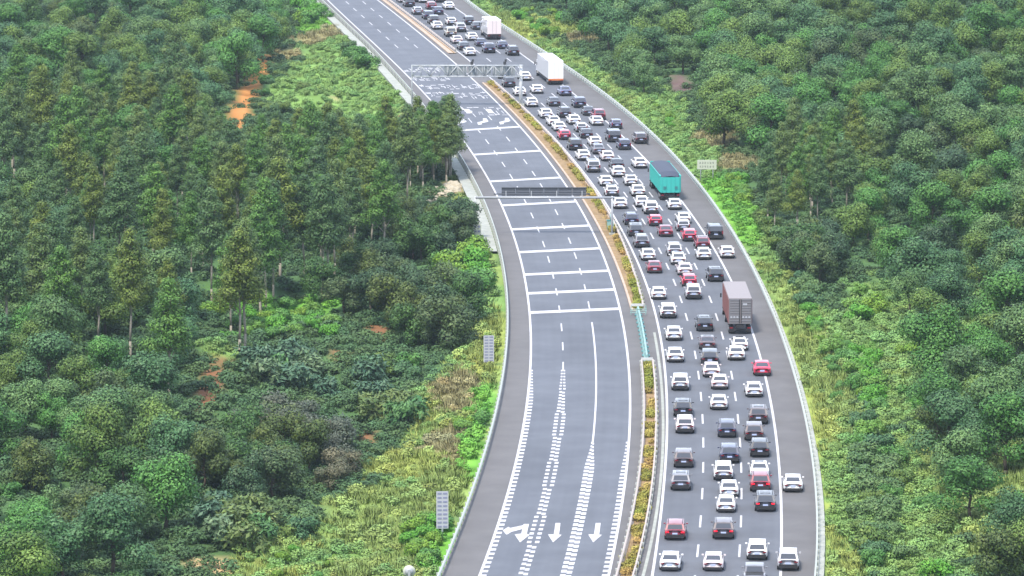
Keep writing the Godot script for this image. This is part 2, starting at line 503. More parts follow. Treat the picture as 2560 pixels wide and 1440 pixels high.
func markings() -> void:
	var st: SurfaceTool
	for e in [["L1", "left solid edge line of the empty carriageway"], ["L4", "right solid edge line of the empty carriageway"], ["R0", "solid edge line between median and jam"], ["R3", "solid line between jam and hard shoulder"]]:
		st = tool(); strip(st, e[0], -0.13, e[0], 0.13, 0.02, ZN, ZF)
		struct("edge_line", done(st), M.paint, e[1])
	# lane dashes: 14.3 m apart
	for e in [["R1", -338.0, -1300.0, "dashes between the first and second lane of the jam"], ["R2", -338.0, -1300.0, "dashes between the second and third lane of the jam"],
			["L2", gp(0, 930).z, gp(0, 290).z, "dashes between the left and middle empty lane"], ["L3", gp(0, 775).z, gp(0, 290).z, "dashes between the middle and right empty lane"],
			["L2", -930.0, -1300.0, "far dashes between the left and middle empty lane"], ["L3", -930.0, -1300.0, "far dashes between the middle and right empty lane"]]:
		st = tool()
		var z: float = e[1] - 1.0
		while z > e[2]:
			lane_quad(st, e[0], 0.0, 0.17 if e[0][0] == "L" else 0.2, z, z - 5.9)
			z -= 14.2
		struct("lane_dashes", done(st), M.paint, e[3])
	# solid piece of the right lane line
	st = tool(); strip(st, "L3", -0.1, "L3", 0.1, 0.022, gp(0, 1106).z, gp(0, 806).z)
	struct("lane_line", done(st), M.paint, "solid lane line below the last cross bar")
	# cross bars
	for y in [777.0, 729.0, 682.0, 626.0, 569.0, 509.0, 449.0, 382.0, 322.0]:
		var zl := gp(0, y + 5.0).z
		var zr := gp(0, y - 5.0).z
		st = tool()
		var w := 1.0
		for i in 8:
			var a := i / 8.0
			var b := (i + 1) / 8.0
			var za := lerpf(zl, zr, a)
			var zb := lerpf(zl, zr, b)
			quad(st, Vector3(lerpf(X("L1", za), X("L4", za), a), 0.024, za + w), Vector3(lerpf(X("L1", za), X("L4", za), a), 0.024, za - w), Vector3(lerpf(X("L1", zb), X("L4", zb), b), 0.024, zb - w), Vector3(lerpf(X("L1", zb), X("L4", zb), b), 0.024, zb + w))
		struct("cross_bar", done(st), M.paint, "white bar painted across the empty carriageway")
	# toothed slow-down lines
	var zt := gp(0, 925).z
	var z2 := gp(0, 1105).z
	var z3 := ZN
	for e in [["L1", 0.38, zt], ["L4", -0.38, z2]]:
		st = tool()
		var z: float = e[2]
		while z < z3:
			var g := smoothstep(e[2], e[2] + 22.0, z)
			lane_quad(st, e[0], e[1] * lerpf(0.55, 1.0, g), 0.5 * lerpf(0.4, 1.0, g), z + 1.0, z)
			z += 2.0
		struct("slow_teeth", done(st), M.paint, "white teeth along an edge line")
	st = tool()
	var z := zt
	var i := 0
	while z < z3:
		var g := smoothstep(zt, zt + 30.0, z)
		var blk := int(i / 7) % 2
		for s in [-1.0, 1.0]:
			var o: float = 0.5 if s > 0.0 and blk == 1 else 0.0
			lane_quad(st, "L2", s * lerpf(0.14, 0.38, g) * (0.62 if blk == 1 else 1.0), lerpf(0.2, 0.42, g), z + 1.05 + o, z + o)
		z += 2.05
		i += 1
	struct("slow_teeth", done(st), M.paint, "paired white blocks along the left lane line")
	st = tool()
	z = z2
	i = 0
	while z < z3:
		var g := smoothstep(z2, z2 + 16.0, z)
		for s in [-1.0, 1.0]:
			lane_quad(st, "L3", s * lerpf(0.08, 0.27, g), lerpf(0.16, 0.5, g), z + 1.25 + (0.5 if s > 0.0 else 0.0), z + (0.5 if s > 0.0 else 0.0))
		z += 2.0
		i += 1
	struct("slow_teeth", done(st), M.paint, "staggered white blocks along the right lane line")
	# arrows
	for k in 2:
		var pts := []
		for p in [[1555, 912], [1605, 912], [1590, 1028], [1618, 1030], [1530, 1106], [1480, 1026], [1538, 1026]]: pts.append(gp(1000 + (p[0] + 402 * k) / 4.0, 1080 + p[1] / 4.0))
		st = tool(); sheet(st, pts, 0.024)
		struct("road_arrow", done(st), M.paint, ["straight white arrow in the middle empty lane", "straight white arrow in the right empty lane"][k])
	var bent := []
	for p in [[1238, 922], [1290, 922], [1268, 1020], [1296, 1030], [1200, 1106], [1146, 1026], [1212, 1018], [1224, 972], [1112, 1002], [1066, 1030], [1026, 986], [1084, 950], [1100, 962], [1230, 935]]: bent.append(gp(1000 + p[0] / 4.0, 1080 + p[1] / 4.0))
	st = tool(); sheet(st, bent, 0.024)
	struct("road_arrow", done(st), M.paint, "white arrow with a branch to the exit in the left empty lane")
	for k in 3:
		var pts := []
		for p in [[1040, 1112], [1150, 1084], [1150, 1032], [1215, 1032], [1255, 1090], [1205, 1108], [1125, 1122], [1130, 1148], [1062, 1156]]: pts.append(gp(1000 + (p[0] + 412 * k) / 7.53, 160 + (p[1] - 8 * k) / 7.53))
		st = tool(); sheet(st, pts, 0.024)
		struct("road_arrow", done(st), M.paint, "white bent arrow in the " + ["left", "middle", "right"][k] + " empty lane beyond the cross bars")
	# rows of long road lettering, worn and too far to read: strokes of each sign
	for row in [[891.0, 14, 2.6], [583.0, 11, 1.9], [432.0, 9, 2.0], [285.0, 8, 1.5], [118.0, 8, 2.4]]:
		for lane in 3:
			if row[0] < 400.0 and lane == 2: continue
			var y0: float = 160.0 + row[0] / 7.53
			var zc := gp(0, y0).z
			var a := X(["L1", "L2", "L3"][lane], zc)
			var b := X(["L2", "L3", "L4"][lane], zc)
			st = tool()
			for gl in 3:
				var gx := lerpf(a, b, 0.2 + 0.3 * gl)
				var n := along("L2", zc)
				var hh: float = row[1] * 0.42
				for s in 4:
					var ox := rng.randf_range(-0.42, 0.42)
					var oz := rng.randf_range(-hh, hh)
					var ww := rng.randf_range(0.1, 0.2)
					var ll := rng.randf_range(0.8, hh)
					if s % 2 == 0:
						ox = 0.0; ww = rng.randf_range(0.6, 1.0); ll = rng.randf_range(0.5, 0.9)
					var p := Vector3(gx + ox, 0.0, zc) + n * oz
					var y := 0.022 + 0.003 * s
					var q := n * ll * 0.5
					var t := Vector3(ww * 0.5, 0, 0)
					quad(st, p - q - t + Vector3(0, y, 0), p + q - t + Vector3(0, y, 0), p + q + t + Vector3(0, y, 0), p - q + t + Vector3(0, y, 0))
			if row[0] > 800.0:
				var p := Vector3(lerpf(a, b, 0.14), 0.04, zc) 
				var n := along("L2", zc)
				quad(st, p - n * 3.0, p + n * 3.0, p + n * 3.0 + Vector3(0.95, 0, 0), p - n * 3.0 + Vector3(0.95, 0, 0))
			struct("road_lettering", done(st), M.paint, "row of worn white road lettering in the " + ["left", "middle", "right"][lane] + " empty lane")

# ------------------------------------------------------------------ guard rails
func guard_rail(n: String, off: float, z0: float, z1: float, gap: float, m: Material, label: String, top := 0.82, side := 1.0) -> void:
	var t := thing("guard_rail", label, "guard rail", Vector3.ZERO)
	var st := flat_tool()
	var sec := PackedVector2Array([Vector2(-0.05, top - 0.34), Vector2(0.04, top - 0.27), Vector2(-0.03, top - 0.17), Vector2(0.04, top - 0.07), Vector2(-0.05, top), Vector2(-0.13, top), Vector2(-0.13, top - 0.34)])
	for i in sec.size(): sec[i].x *= side
	sweep(st, n, off, sec, z0, z1, 4.0)
	part("beam", done(st), m, t)
	st = flat_tool(); bx(st, Vector3(0, (top - 0.1) * 0.5 - 0.1, 0), Vector3(0.14, top + 0.2, 0.12))
	bx(st, Vector3(0, top - 0.1, 0), Vector3(0.2, 0.24, 0.16))
	var pm := done(st)
	var z := z0
	while z > z1 and z > -1060.0:
		part("post", pm, M.post, t, Vector3(X(n, z) + off - 0.2 * side, 0, z))
		z -= gap

func rails() -> void:
	guard_rail("L0", 0.0, -440.0, -1150.0, 2.6, M.rail, "long pale steel guard rail along the left edge of the empty carriageway", 0.85, 1.0)
	guard_rail("G", 0.0, -440.0, -1150.0, 2.6, M.rail, "long pale greenish guard rail along the right hard shoulder of the jam", 0.9, -1.0)
	guard_rail("M0", 0.12, -440.0, -576.0, 3.0, M.railpink, "pinkish guard rail of the near median, on the empty side", 0.75, 1.0)
	guard_rail("M1", -0.12, -440.0, -576.0, 3.0, M.railpink, "pinkish guard rail of the near median, on the jam side", 0.75, -1.0)
	guard_rail("M1", -0.12, -617.5, -871.0, 3.0, M.railpink, "guard rail of the middle median, on the jam side below the far gantry", 0.75, -1.0)
	guard_rail("M1", -0.12, -922.0, -1150.0, 3.0, M.railpink, "guard rail of the far median beyond the opening", 0.75, -1.0)

func median_barrier() -> void:
	var z0 := -578.5
	var z1 := -615.0
	var t := thing("movable_barrier", "light turquoise movable barrier closing the gap in the median", "barrier")
	var n := 12
	for i in n:
		var za := lerpf(z0, z1, float(i) / n) - 0.06
		var zb := lerpf(z0, z1, float(i + 1) / n) + 0.06
		var xa := (X("M0", za) + X("M1", za)) * 0.5
		var xb := (X("M0", zb) + X("M1", zb)) * 0.5
		var st := flat_tool()
		var sec := PackedVector2Array([Vector2(-0.3, 0.06), Vector2(-0.12, 0.4), Vector2(-0.1, 0.85), Vector2(0.1, 0.85), Vector2(0.12, 0.4), Vector2(0.3, 0.06)])
		for j in 6:
			var p := sec[j]
			var q := sec[(j + 1) % 6]
			quad(st, Vector3(xa + p.x, p.y, za), Vector3(xb + p.x, p.y, zb), Vector3(xb + q.x, q.y, zb), Vector3(xa + q.x, q.y, za))
		for e in [[xa, za], [xb, zb]]:
			quad(st, Vector3(e[0] + sec[0].x, sec[0].y, e[1]), Vector3(e[0] + sec[2].x, sec[2].y, e[1]), Vector3(e[0] + sec[3].x, sec[3].y, e[1]), Vector3(e[0] + sec[5].x, sec[5].y, e[1]))
		var pn := part("barrier_section", done(st), M.teal_rail, t)
		st = flat_tool(); bx(st, Vector3((xa + xb) * 0.5, 0.03, (za + zb) * 0.5), Vector3(0.9, 0.06, 1.2))
		part("foot", done(st), M.teal_dark, pn)
	var st2 := flat_tool()
	for e in [[-576.6, 0.9], [-617.0, 0.95]]:
		bx(st2, Vector3((X("M0", e[0]) + X("M1", e[0])) * 0.5, e[1] - 0.25, e[0]), Vector3(X("M1", e[0]) - X("M0", e[0]) - 0.1, 0.3, 0.12))
	part("end_bar", done(st2), M.white, t)
	var zc := -613.5
	var xc := (X("M0", zc) + X("M1", zc)) * 0.5
	st2 = flat_tool()
	for k in 3:
		bar(st2, Vector3(xc - 1.0, 0.3 + 0.3 * k, zc + 0.6 * k), Vector3(xc + 1.0, 0.3 + 0.3 * k, zc + 0.6 * k), 0.05)
	bar(st2, Vector3(xc - 0.9, 0.0, zc), Vector3(xc - 0.9, 1.2, zc), 0.05)
	bar(st2, Vector3(xc + 0.9, 0.0, zc), Vector3(xc + 0.9, 1.2, zc), 0.05)
	part("end_frame", done(st2), M.teal_rail, t)
	var pl := thing("delineator_post", "small white delineator post leaning beside the turquoise barrier", "post", gp(1612, 876))
	st2 = tool(); bar(st2, Vector3.ZERO, Vector3(0.0, 0.9, 0), 0.05); 
	part("post", done(st2), M.white, pl)
	part("reflector", boxmesh(Vector3(0.18, 0.85, 0), Vector3(0.36, 0.14, 0.06)), M.board, pl)

# ------------------------------------------------------------------ gantries
func gantries() -> void:
	# far white truss
	var base := gp(1302, 266)
	var zz := base.z
	var s := FOCAL / Vector3(0, 96, -zz).length()
	var x0 := gp(1030, 266).x
	var x1 := base.x
	var yb := 5.0
	var yt := 6.8
	var t := thing("sign_gantry", "white lattice gantry over the empty carriageway at the far median opening", "gantry", Vector3(x1, 0, zz))
	var w := x1 - x0
	for y in [yb, yt]:
		for d in [-0.6, 0.6]:
			var st := tool(); bar(st, Vector3(-w, y, d), Vector3(0.4, y, d), 0.09 if d > 0.0 else 0.07)
			part("chord", done(st), M.light_rib, t)
	var nb := 12
	for i in nb:
		var a := -w + w * i / nb
		var b := -w + w * (i + 1) / nb
		for d in [-0.6, 0.6]:
			var st := tool()
			bar(st, Vector3(a, yb if i % 2 == 0 else yt, d), Vector3(b, yt if i % 2 == 0 else yb, d), 0.06)
			bar(st, Vector3(a, yb, d), Vector3(a, yt, d), 0.05)
			part("brace", done(st), M.light_rib, t)
		var st3 := tool()
		bar(st3, Vector3(a, yt, -0.6), Vector3(b, yt, 0.6), 0.05); bar(st3, Vector3(a, yb, -0.6), Vector3(b, yb, 0.6), 0.05)
		part("brace", done(st3), M.light_rib, t)
	for i in 3:
		var a := -w * 0.70 + i * w * 0.222
		var p := part("sign_back", boxmesh(Vector3(a + w * 0.1, (yb + yt) * 0.5, -0.8), Vector3(w * 0.205, yt - yb - 0.25, 0.1)), M.light_panel, t)
		for k in 4:
			part("rib", boxmesh(Vector3(a + w * 0.1 + (k - 1.5) * w * 0.05, (yb + yt) * 0.5, -0.72), Vector3(0.22, yt - yb - 0.4, 0.05)), M.light_rib, p)
	for x in [0.0, -w]:
		var st := tool()
		bar(st, Vector3(x, 0, 0), Vector3(x, yt + 0.1, 0), 0.33 if x == 0.0 else 0.13, 10, 0.28 if x == 0.0 else 0.11)
		var c := part("column", done(st), M.white if x == 0.0 else M.light_rib, t)
		part("footing", boxmesh(Vector3(x, 0.2, 0), Vector3(1.2, 0.5, 1.2)), M.gutter, c)
	for x in [gp(1180, 266).x - x1, gp(1262, 266).x - x1]:
		var st := flat_tool()
		bx(st, Vector3(x, yt + 0.45, 0.2), Vector3(0.5, 0.5, 0.7)); bx(st, Vector3(x + 0.15, yt + 0.85, 0.1), Vector3(0.35, 0.4, 0.4))
		bar(st, Vector3(x, yt, 0.2), Vector3(x, yt + 0.3, 0.2), 0.06)
		part("camera_box", done(st), M.dark, t)
	# near dark gantry: sign backs above one long pipe
	var b2 := gp(1530, 588)
	var xl := gp(1188, 588).x
	var h := 5.15
	t = thing("sign_gantry", "dark gantry of sign backs on a long pipe over the cross bars", "gantry", Vector3(b2.x, 0, b2.z))
	var st := tool(); bar(st, Vector3(xl - b2.x, h, 0), Vector3(0.35, h, 0), 0.16, 8)
	part("beam", done(st), M.steel, t)
	st = tool(); bar(st, Vector3(xl - b2.x + 2.5, h + 0.42, -0.5), Vector3(-3.0, h + 0.42, -0.5), 0.08, 8)
	part("beam", done(st), M.panel_rib, t)
	var px0 := gp(1254, 588).x - b2.x
	var px1 := gp(1466, 588).x - b2.x
	var np := 6
	for i in np:
		var a := lerpf(px0, px1, float(i) / np)
		var b := lerpf(px0, px1, float(i + 1) / np) - 0.05
		var p := part("sign_back", boxmesh(Vector3((a + b) * 0.5, h + 0.72, -0.3), Vector3(b - a, 1.02, 0.16)), M.panel, t)
		for k in 3:
			part("rib", boxmesh(Vector3((a + b) * 0.5, h + 0.4 + 0.34 * k, -0.19), Vector3(b - a, 0.07, 0.06)), M.panel_rib, p)
	part("cap_rail", boxmesh(Vector3((px0 + px1) * 0.5, h + 1.3, -0.3), Vector3(px1 - px0, 0.12, 0.34)), M.dark, t)
	for i in 4:
		var a := lerpf(px0 + 0.6, px1 - 0.6, i / 3.0)
		part("bracket", boxmesh(Vector3(a, h + 0.45, -0.12), Vector3(0.14, 0.9, 0.12)), M.steel, t)
	for x in [0.0, xl - b2.x]:
		st = tool(); bar(st, Vector3(x, -0.6, 0), Vector3(x, h + 0.2, 0), 0.16, 10, 0.13)
		var c := part("column", done(st), M.steel, t)
		part("footing", boxmesh(Vector3(x, 0.1, 0), Vector3(0.8, 0.4, 0.8)), M.gutter, c)
	# small turquoise cabinet and mast in the median under that gantry
	t = thing("traffic_cabinet", "small turquoise cabinet with a short mast in the median by the dark gantry", "cabinet", gp(1524, 576))
	part("cabinet", boxmesh(Vector3(0, 0.7, 0), Vector3(0.7, 1.3, 0.5)), M.teal_rail, t)
	part("lid", boxmesh(Vector3(0, 1.4, 0), Vector3(0.85, 0.1, 0.62)), M.teal_dark, t)
	st = tool(); bar(st, Vector3(0.1, 1.4, 0), Vector3(0.1, 2.3, 0), 0.06); bar(st, Vector3(0.5, 0, 0.3), Vector3(0.5, 1.3, 0.3), 0.05)
	part("mast", done(st), M.teal_rail, t)

# ------------------------------------------------------------------ signs
func tall_sign(px: float, py: float, w: float, h: float, clear: float, rows: int, m: Material, label: String) -> void:
	var t := thing("tall_sign", label, "road sign", gt(px, py), 0.06)
	var st := tool(); bar(st, Vector3(0, -0.5, -0.1), Vector3(0, clear + h * 0.9, -0.1), 0.09, 8)
	part("post", done(st), M.white, t)
	var b := part("board", boxmesh(Vector3(0, clear + h * 0.5, 0), Vector3(w, h, 0.06)), m, t)
	for i in rows:
		for s in [-1.0, 1.0]:
			part("strip", boxmesh(Vector3(s * w * 0.23, clear + h * (i + 0.5) / rows, 0.045), Vector3(w * 0.34, h / rows * 0.42, 0.03)), M.board_rib, b)

func signs() -> void:
	tall_sign(1222, 916, 1.2, 3.1, 0.5, 9, M.board, "tall pale sign board with two columns of dark rows, beside the left barrier curve")
	tall_sign(1106, 1352, 1.15, 3.6, 1.2, 9, M.board, "nearest tall pale sign board on a thin post, among bright bushes")
	tall_sign(1193, 610, 1.05, 2.6, 0.1, 4, M.cream, "pale greenish upright sign board at the dark gantry's left end")
	# round sign seen from behind, lower left
	var t := thing("round_sign", "round white sign on a post at the bottom edge of the grass", "road sign", gt(1023, 1462))
	var st := tool(); bar(st, Vector3(0, -0.5, -0.08), Vector3(0, 1.4, -0.08), 0.06, 8)
	part("post", done(st), M.white, t)
	st = tool(); bar(st, Vector3(0, 1.25, -0.02), Vector3(0, 1.25, 0.02), 0.58, 28)
	var d := part("disc", done(st), M.cream, t)
	st = tool(); bar(st, Vector3(0, 1.25, -0.01), Vector3(0, 1.25, 0.03), 0.4, 28)
	part("face", done(st), M.board, d)
	part("bracket", boxmesh(Vector3(0, 1.1, 0.06), Vector3(0.22, 0.6, 0.04)), M.steel, t)
	# white board on the right bank
	var g := gt(1767, 452)
	t = thing("information_board", "white rectangular board with two faint rows of lettering on the right bank", "road sign", g, -0.05)
	part("board", boxmesh(Vector3(0, 2.4, 0), Vector3(2.85, 1.4, 0.08)), M.cream, t)
	st = flat_tool()
	for r in 2:
		for c in 6:
			for k in 3:
				bx(st, Vector3(-1.0 + 0.38 * c + rng.randf_range(-0.05, 0.05), 2.66 - 0.55 * r + 0.11 * (k - 1), 0.045), Vector3(rng.randf_range(0.08, 0.24), 0.035, 0.012))
			bx(st, Vector3(-1.0 + 0.38 * c + rng.randf_range(-0.08, 0.08), 2.66 - 0.55 * r, 0.047), Vector3(0.035, 0.28, 0.012))
	part("lettering", done(st), M.dark, t)
	for x in [-0.9, 0.9]:
		st = tool(); bar(st, Vector3(x, -0.6, -0.1), Vector3(x, 2.9, -0.1), 0.07, 8)
		part("post", done(st), M.steel, t)

func stone(r: float) -> ArrayMesh:
	var s := SphereMesh.new()
	s.radius = r; s.height = r * 1.5; s.radial_segments = 7; s.rings = 4
	var a := s.get_mesh_arrays()
	var v: PackedVector3Array = a[Mesh.ARRAY_VERTEX]
	var st := flat_tool()
	for i in a[Mesh.ARRAY_INDEX]:
		var p := v[i]
		var q := p * (1.0 + 0.6 * n3.get_noise_3d(p.x * 9.0 + r * 70.0, p.y * 9.0, p.z * 9.0))
		st.add_vertex(q)
	return done(st)

func rubble() -> void:
	var kinds := [stone(0.35), stone(0.55), stone(0.8)]
	for i in 26:
		var a := rng.randf_range(-1.0, 1.0)
		var p := gt(1122 + 46 * a + rng.randf_range(-12, 12), 474 - 20 * a + rng.randf_range(-13, 13))
		if p.x > X("L0", p.z) - 2.2: continue
		var k := rng.randi() % 3
		var o := part(numbered("boulder"), kinds[k], M.rock, self, p + Vector3(0, 0.15, 0), rng.randf() * TAU)
		o.scale = Vector3(1.3, 0.8, 1.0)
		tag(o, "pale broken boulder in the rubble below the grove beside the left barrier", "boulder", "boulders of the rubble heap beside the grove")

# ------------------------------------------------------------------ cars
const SPEC := {
	# length, half width, body stations [z, half width, low, shoulder, deck], glasshouse: rear base z/y, rear top z/y, front top z/y, front base z/y, half widths base/top
	"S": {"name": "sedan", "st": [[2.36, 0.70, 0.42, 0.86, 0.92], [2.30, 0.84, 0.30, 0.96, 1.02], [1.6, 0.90, 0.24, 0.97, 1.03], [0.8, 0.91, 0.20, 0.94, 0.98], [-0.9, 0.91, 0.20, 0.90, 0.94], [-1.7, 0.89, 0.22, 0.82, 0.88], [-2.2, 0.82, 0.26, 0.68, 0.74], [-2.36, 0.66, 0.36, 0.58, 0.62]],
		"gl": [1.78, 1.0, 0.98, 1.42, -0.38, 1.46, -1.35, 0.92, 0.84, 0.68], "wheels": [1.38, -1.42, 0.33]},
	"U": {"name": "suv", "st": [[2.30, 0.74, 0.50, 0.98, 1.04], [2.24, 0.88, 0.38, 1.04, 1.10], [1.5, 0.94, 0.30, 1.06, 1.11], [0.6, 0.94, 0.28, 1.05, 1.10], [-0.9, 0.94, 0.28, 1.02, 1.06], [-1.6, 0.92, 0.30, 0.98, 1.03], [-2.15, 0.86, 0.34, 0.82, 0.90], [-2.32, 0.70, 0.44, 0.70, 0.76]],
		"gl": [2.16, 1.06, 1.78, 1.62, -0.35, 1.70, -1.25, 1.04, 0.88, 0.74], "wheels": [1.38, -1.40, 0.37]},
	"H": {"name": "hatchback", "st": [[2.02, 0.70, 0.44, 0.90, 0.96], [1.96, 0.84, 0.32, 0.97, 1.02], [1.3, 0.88, 0.24, 0.97, 1.01], [0.5, 0.88, 0.22, 0.95, 0.99], [-0.8, 0.88, 0.22, 0.92, 0.96], [-1.4, 0.86, 0.24, 0.86, 0.92], [-1.9, 0.80, 0.28, 0.72, 0.78], [-2.05, 0.64, 0.38, 0.62, 0.66]],
		"gl": [1.86, 0.99, 1.42, 1.44, -0.4, 1.50, -1.2, 0.94, 0.81, 0.67], "wheels": [1.22, -1.26, 0.32]},
	"V": {"name": "van", "st": [[2.52, 0.80, 0.46, 1.06, 1.12], [2.46, 0.92, 0.34, 1.10, 1.16], [1.6, 0.96, 0.28, 1.12, 1.16], [0.6, 0.96, 0.26, 1.10, 1.14], [-1.0, 0.96, 0.26, 1.06, 1.10], [-1.8, 0.93, 0.28, 1.00, 1.04], [-2.35, 0.86, 0.32, 0.80, 0.88], [-2.52, 0.70, 0.42, 0.70, 0.76]],
		"gl": [2.44, 1.1, 2.2, 1.78, -0.9, 1.84, -1.85, 1.02, 0.92, 0.83], "wheels": [1.5, -1.5, 0.36]},
	"P": {"name": "pickup", "st": [[2.60, 0.80, 0.52, 1.02, 1.06], [2.55, 0.90, 0.42, 1.06, 1.10], [1.6, 0.93, 0.34, 1.06, 1.08], [0.6, 0.94, 0.32, 1.05, 1.08], [-0.9, 0.94, 0.32, 1.04, 1.08], [-1.8, 0.92, 0.34, 1.0, 1.05], [-2.45, 0.86, 0.36, 0.84, 0.92], [-2.6, 0.70, 0.46, 0.72, 0.78]],
		"gl": [0.95, 1.06, 0.72, 1.66, -0.55, 1.72, -1.4, 1.05, 0.87, 0.75], "wheels": [1.6, -1.6, 0.38]}}
var CARMESH := {}

func pane(a: Vector3, b: Vector3, c: Vector3, d: Vector3, u0: float, u1: float, v0: float, v1: float, out: Vector3) -> ArrayMesh:
	# a-b bottom edge, d-c top edge; inset in both directions and set proud
	var st := flat_tool()
	var f := func(u: float, v: float) -> Vector3: return a.lerp(b, u).lerp(d.lerp(c, u), v)
	var o := out.normalized() * 0.014
	var p: Array[Vector3] = [f.call(u0, v0) + o, f.call(u1, v0) + o, f.call(u1, v1) + o, f.call(u0, v1) + o]
	quad(st, p[0], p[1], p[2], p[3])
	for i in 4:
		var q := p[(i + 1) % 4]
		quad(st, p[i], q, q - o * 1.5, p[i] - o * 1.5)
	return done(st)

func car_meshes(k: String) -> Array:
	if CARMESH.has(k): return CARMESH[k]
	var S = SPEC[k]
	var out := []
	var st := tool()
	var rings := []
	for e in S.st:
		var w: float = e[1]
		var h := [Vector3(w * 0.9, e[2], e[0]), Vector3(w, e[2] + 0.14, e[0]), Vector3(w, e[3] - 0.14, e[0]), Vector3(w * 0.95, e[3] - 0.02, e[0]), Vector3(w * 0.82, e[4], e[0]), Vector3(w * 0.35, e[4] + 0.025, e[0])]
		var r := []
		for p in h: r.append(p)
		for i in range(h.size() - 1, -1, -1): r.append(Vector3(-h[i].x, h[i].y, h[i].z))
		rings.append(r)
	for i in rings.size() - 1:
		for j in rings[i].size() - 1:
			quad(st, rings[i][j], rings[i][j + 1], rings[i + 1][j + 1], rings[i + 1][j])
	for e in [0, rings.size() - 1]:
		var r = rings[e]
		var c := Vector3(0, (r[0].y + r[5].y) * 0.5, r[0].z + (0.03 if e == 0 else -0.03))
		for j in r.size(): tri(st, c, r[j], r[(j + 1) % r.size()])
	# glasshouse shell
	st.set_smooth_group(-1)
	var g: Array = S.gl
	var wb: float = g[8]
	var wt: float = g[9]
	var rb := [Vector3(-wb, g[1] - 0.03, g[0]), Vector3(wb, g[1] - 0.03, g[0])]
	var rt := [Vector3(-wt, g[3], g[2]), Vector3(wt, g[3], g[2])]
	var ft := [Vector3(-wt, g[5], g[4]), Vector3(wt, g[5], g[4])]
	var fb := [Vector3(-wb, g[7] - 0.03, g[6]), Vector3(wb, g[7] - 0.03, g[6])]
	quad(st, rb[0], rb[1], rt[1], rt[0])
	quad(st, fb[1], fb[0], ft[0], ft[1])
	quad(st, rb[1], fb[1], ft[1], rt[1])
	quad(st, fb[0], rb[0], rt[0], ft[0])
	# domed roof with a rounded rim
	var zs := [g[2] + 0.02, g[2] - 0.2, (g[2] + g[4]) * 0.5, g[4] + 0.15, g[4] - 0.02]
	var prev := []
	for i in 5:
		var t: float = (zs[i] - g[2]) / (g[4] - g[2])
		var y: float = lerpf(g[3], g[5], t) + [0.0, 0.03, 0.04, 0.03, 0.0][i]
		var row := [Vector3(-wt, lerpf(g[3], g[5], t), zs[i]), Vector3(-wt * 0.8, y, zs[i]), Vector3(0, y + 0.02, zs[i]), Vector3(wt * 0.8, y, zs[i]), Vector3(wt, lerpf(g[3], g[5], t), zs[i])]
		if prev:
			st.set_smooth_group(3)
			for j in 4: quad(st, prev[j], prev[j + 1], row[j + 1], row[j])
		prev = row
	out.append(["body", done(st), "body", Vector3.ZERO])
	out.append(["rear_window", pane(rb[0], rb[1], rt[1], rt[0], 0.1, 0.9, 0.16, 0.9, (rb[1] - rb[0]).cross(rt[0] - rb[0])), "glass", Vector3.ZERO])
	out.append(["windscreen", pane(fb[1], fb[0], ft[0], ft[1], 0.06, 0.94, 0.1, 0.94, (fb[0] - fb[1]).cross(ft[1] - fb[1])), "glass", Vector3.ZERO])
	for s in [1, 0]:
		var a: Vector3 = rb[s]
		var b: Vector3 = fb[s]
		var c: Vector3 = ft[s]
		var d: Vector3 = rt[s]
		var nn := (b - a).cross(d - a) * (1.0 if s == 1 else -1.0)
		out.append(["side_window", pane(a, b, c, d, 0.1, 0.47, 0.16, 0.86, nn), "glass", Vector3.ZERO])
		out.append(["side_window", pane(a, b, c, d, 0.51, 0.9, 0.16, 0.86, nn), "glass", Vector3.ZERO])
	var L: float = S.st[1][0]
	var W: float = S.st[1][1]
	var ys: float = S.st[1][3]
	var yl: float = S.st[1][2]
	var front: float = S.st[6][0]
	for s in [1.0, -1.0]:
		out.append(["taillight", boxmesh(Vector3(s * (W - 0.2), ys - 0.17, L + 0.02), Vector3(0.30, 0.11, 0.12)) if k != "V" and k != "H" else boxmesh(Vector3(s * (W - 0.1), ys - 0.1, L + 0.0), Vector3(0.17, 0.42, 0.14)), "tail", Vector3.ZERO])
		out.append(["headlight", boxmesh(Vector3(s * (S.st[6][1] - 0.2), S.st[6][3] - 0.04, front - 0.04), Vector3(0.36, 0.14, 0.16)), "head", Vector3.ZERO])
		out.append(["mirror", boxmesh(Vector3(s * (wb + 0.13), g[7] + 0.1, g[6] + 0.45), Vector3(0.18, 0.13, 0.1)), "body", Vector3.ZERO])
	st = flat_tool()
	bx(st, Vector3(0, yl + (0.05 if k == "S" else 0.1), L + 0.0), Vector3(W * 1.86, 0.26 if k == "S" else 0.36, 0.2))
	out.append(["bumper", done(st), "plastic", Vector3.ZERO])
	out.append(["licence_plate", boxmesh(Vector3(0, lerpf(yl, ys, 0.55), L + 0.085), Vector3(0.46, 0.15, 0.03)), "plate", Vector3.ZERO])
	if k == "P":
		out.append(["load_bed", boxmesh(Vector3(0, 1.13, 1.75), Vector3(1.5, 0.06, 1.4)), "plastic", Vector3.ZERO])
	var r: float = S.wheels[2]
	st = tool(); bar(st, Vector3(-0.11, 0, 0), Vector3(0.11, 0, 0), r, 14)
	var tyre := done(st)
	st = tool(); bar(st, Vector3(-0.125, 0, 0), Vector3(0.125, 0, 0), r * 0.6, 10)
	var rim := done(st)
	for s in [1.0, -1.0]:
		for i in 2: out.append(["wheel", tyre, "wheel", Vector3(s * (S.st[3][1] - 0.1), r, S.wheels[i]), rim])
	CARMESH[k] = out
	return out

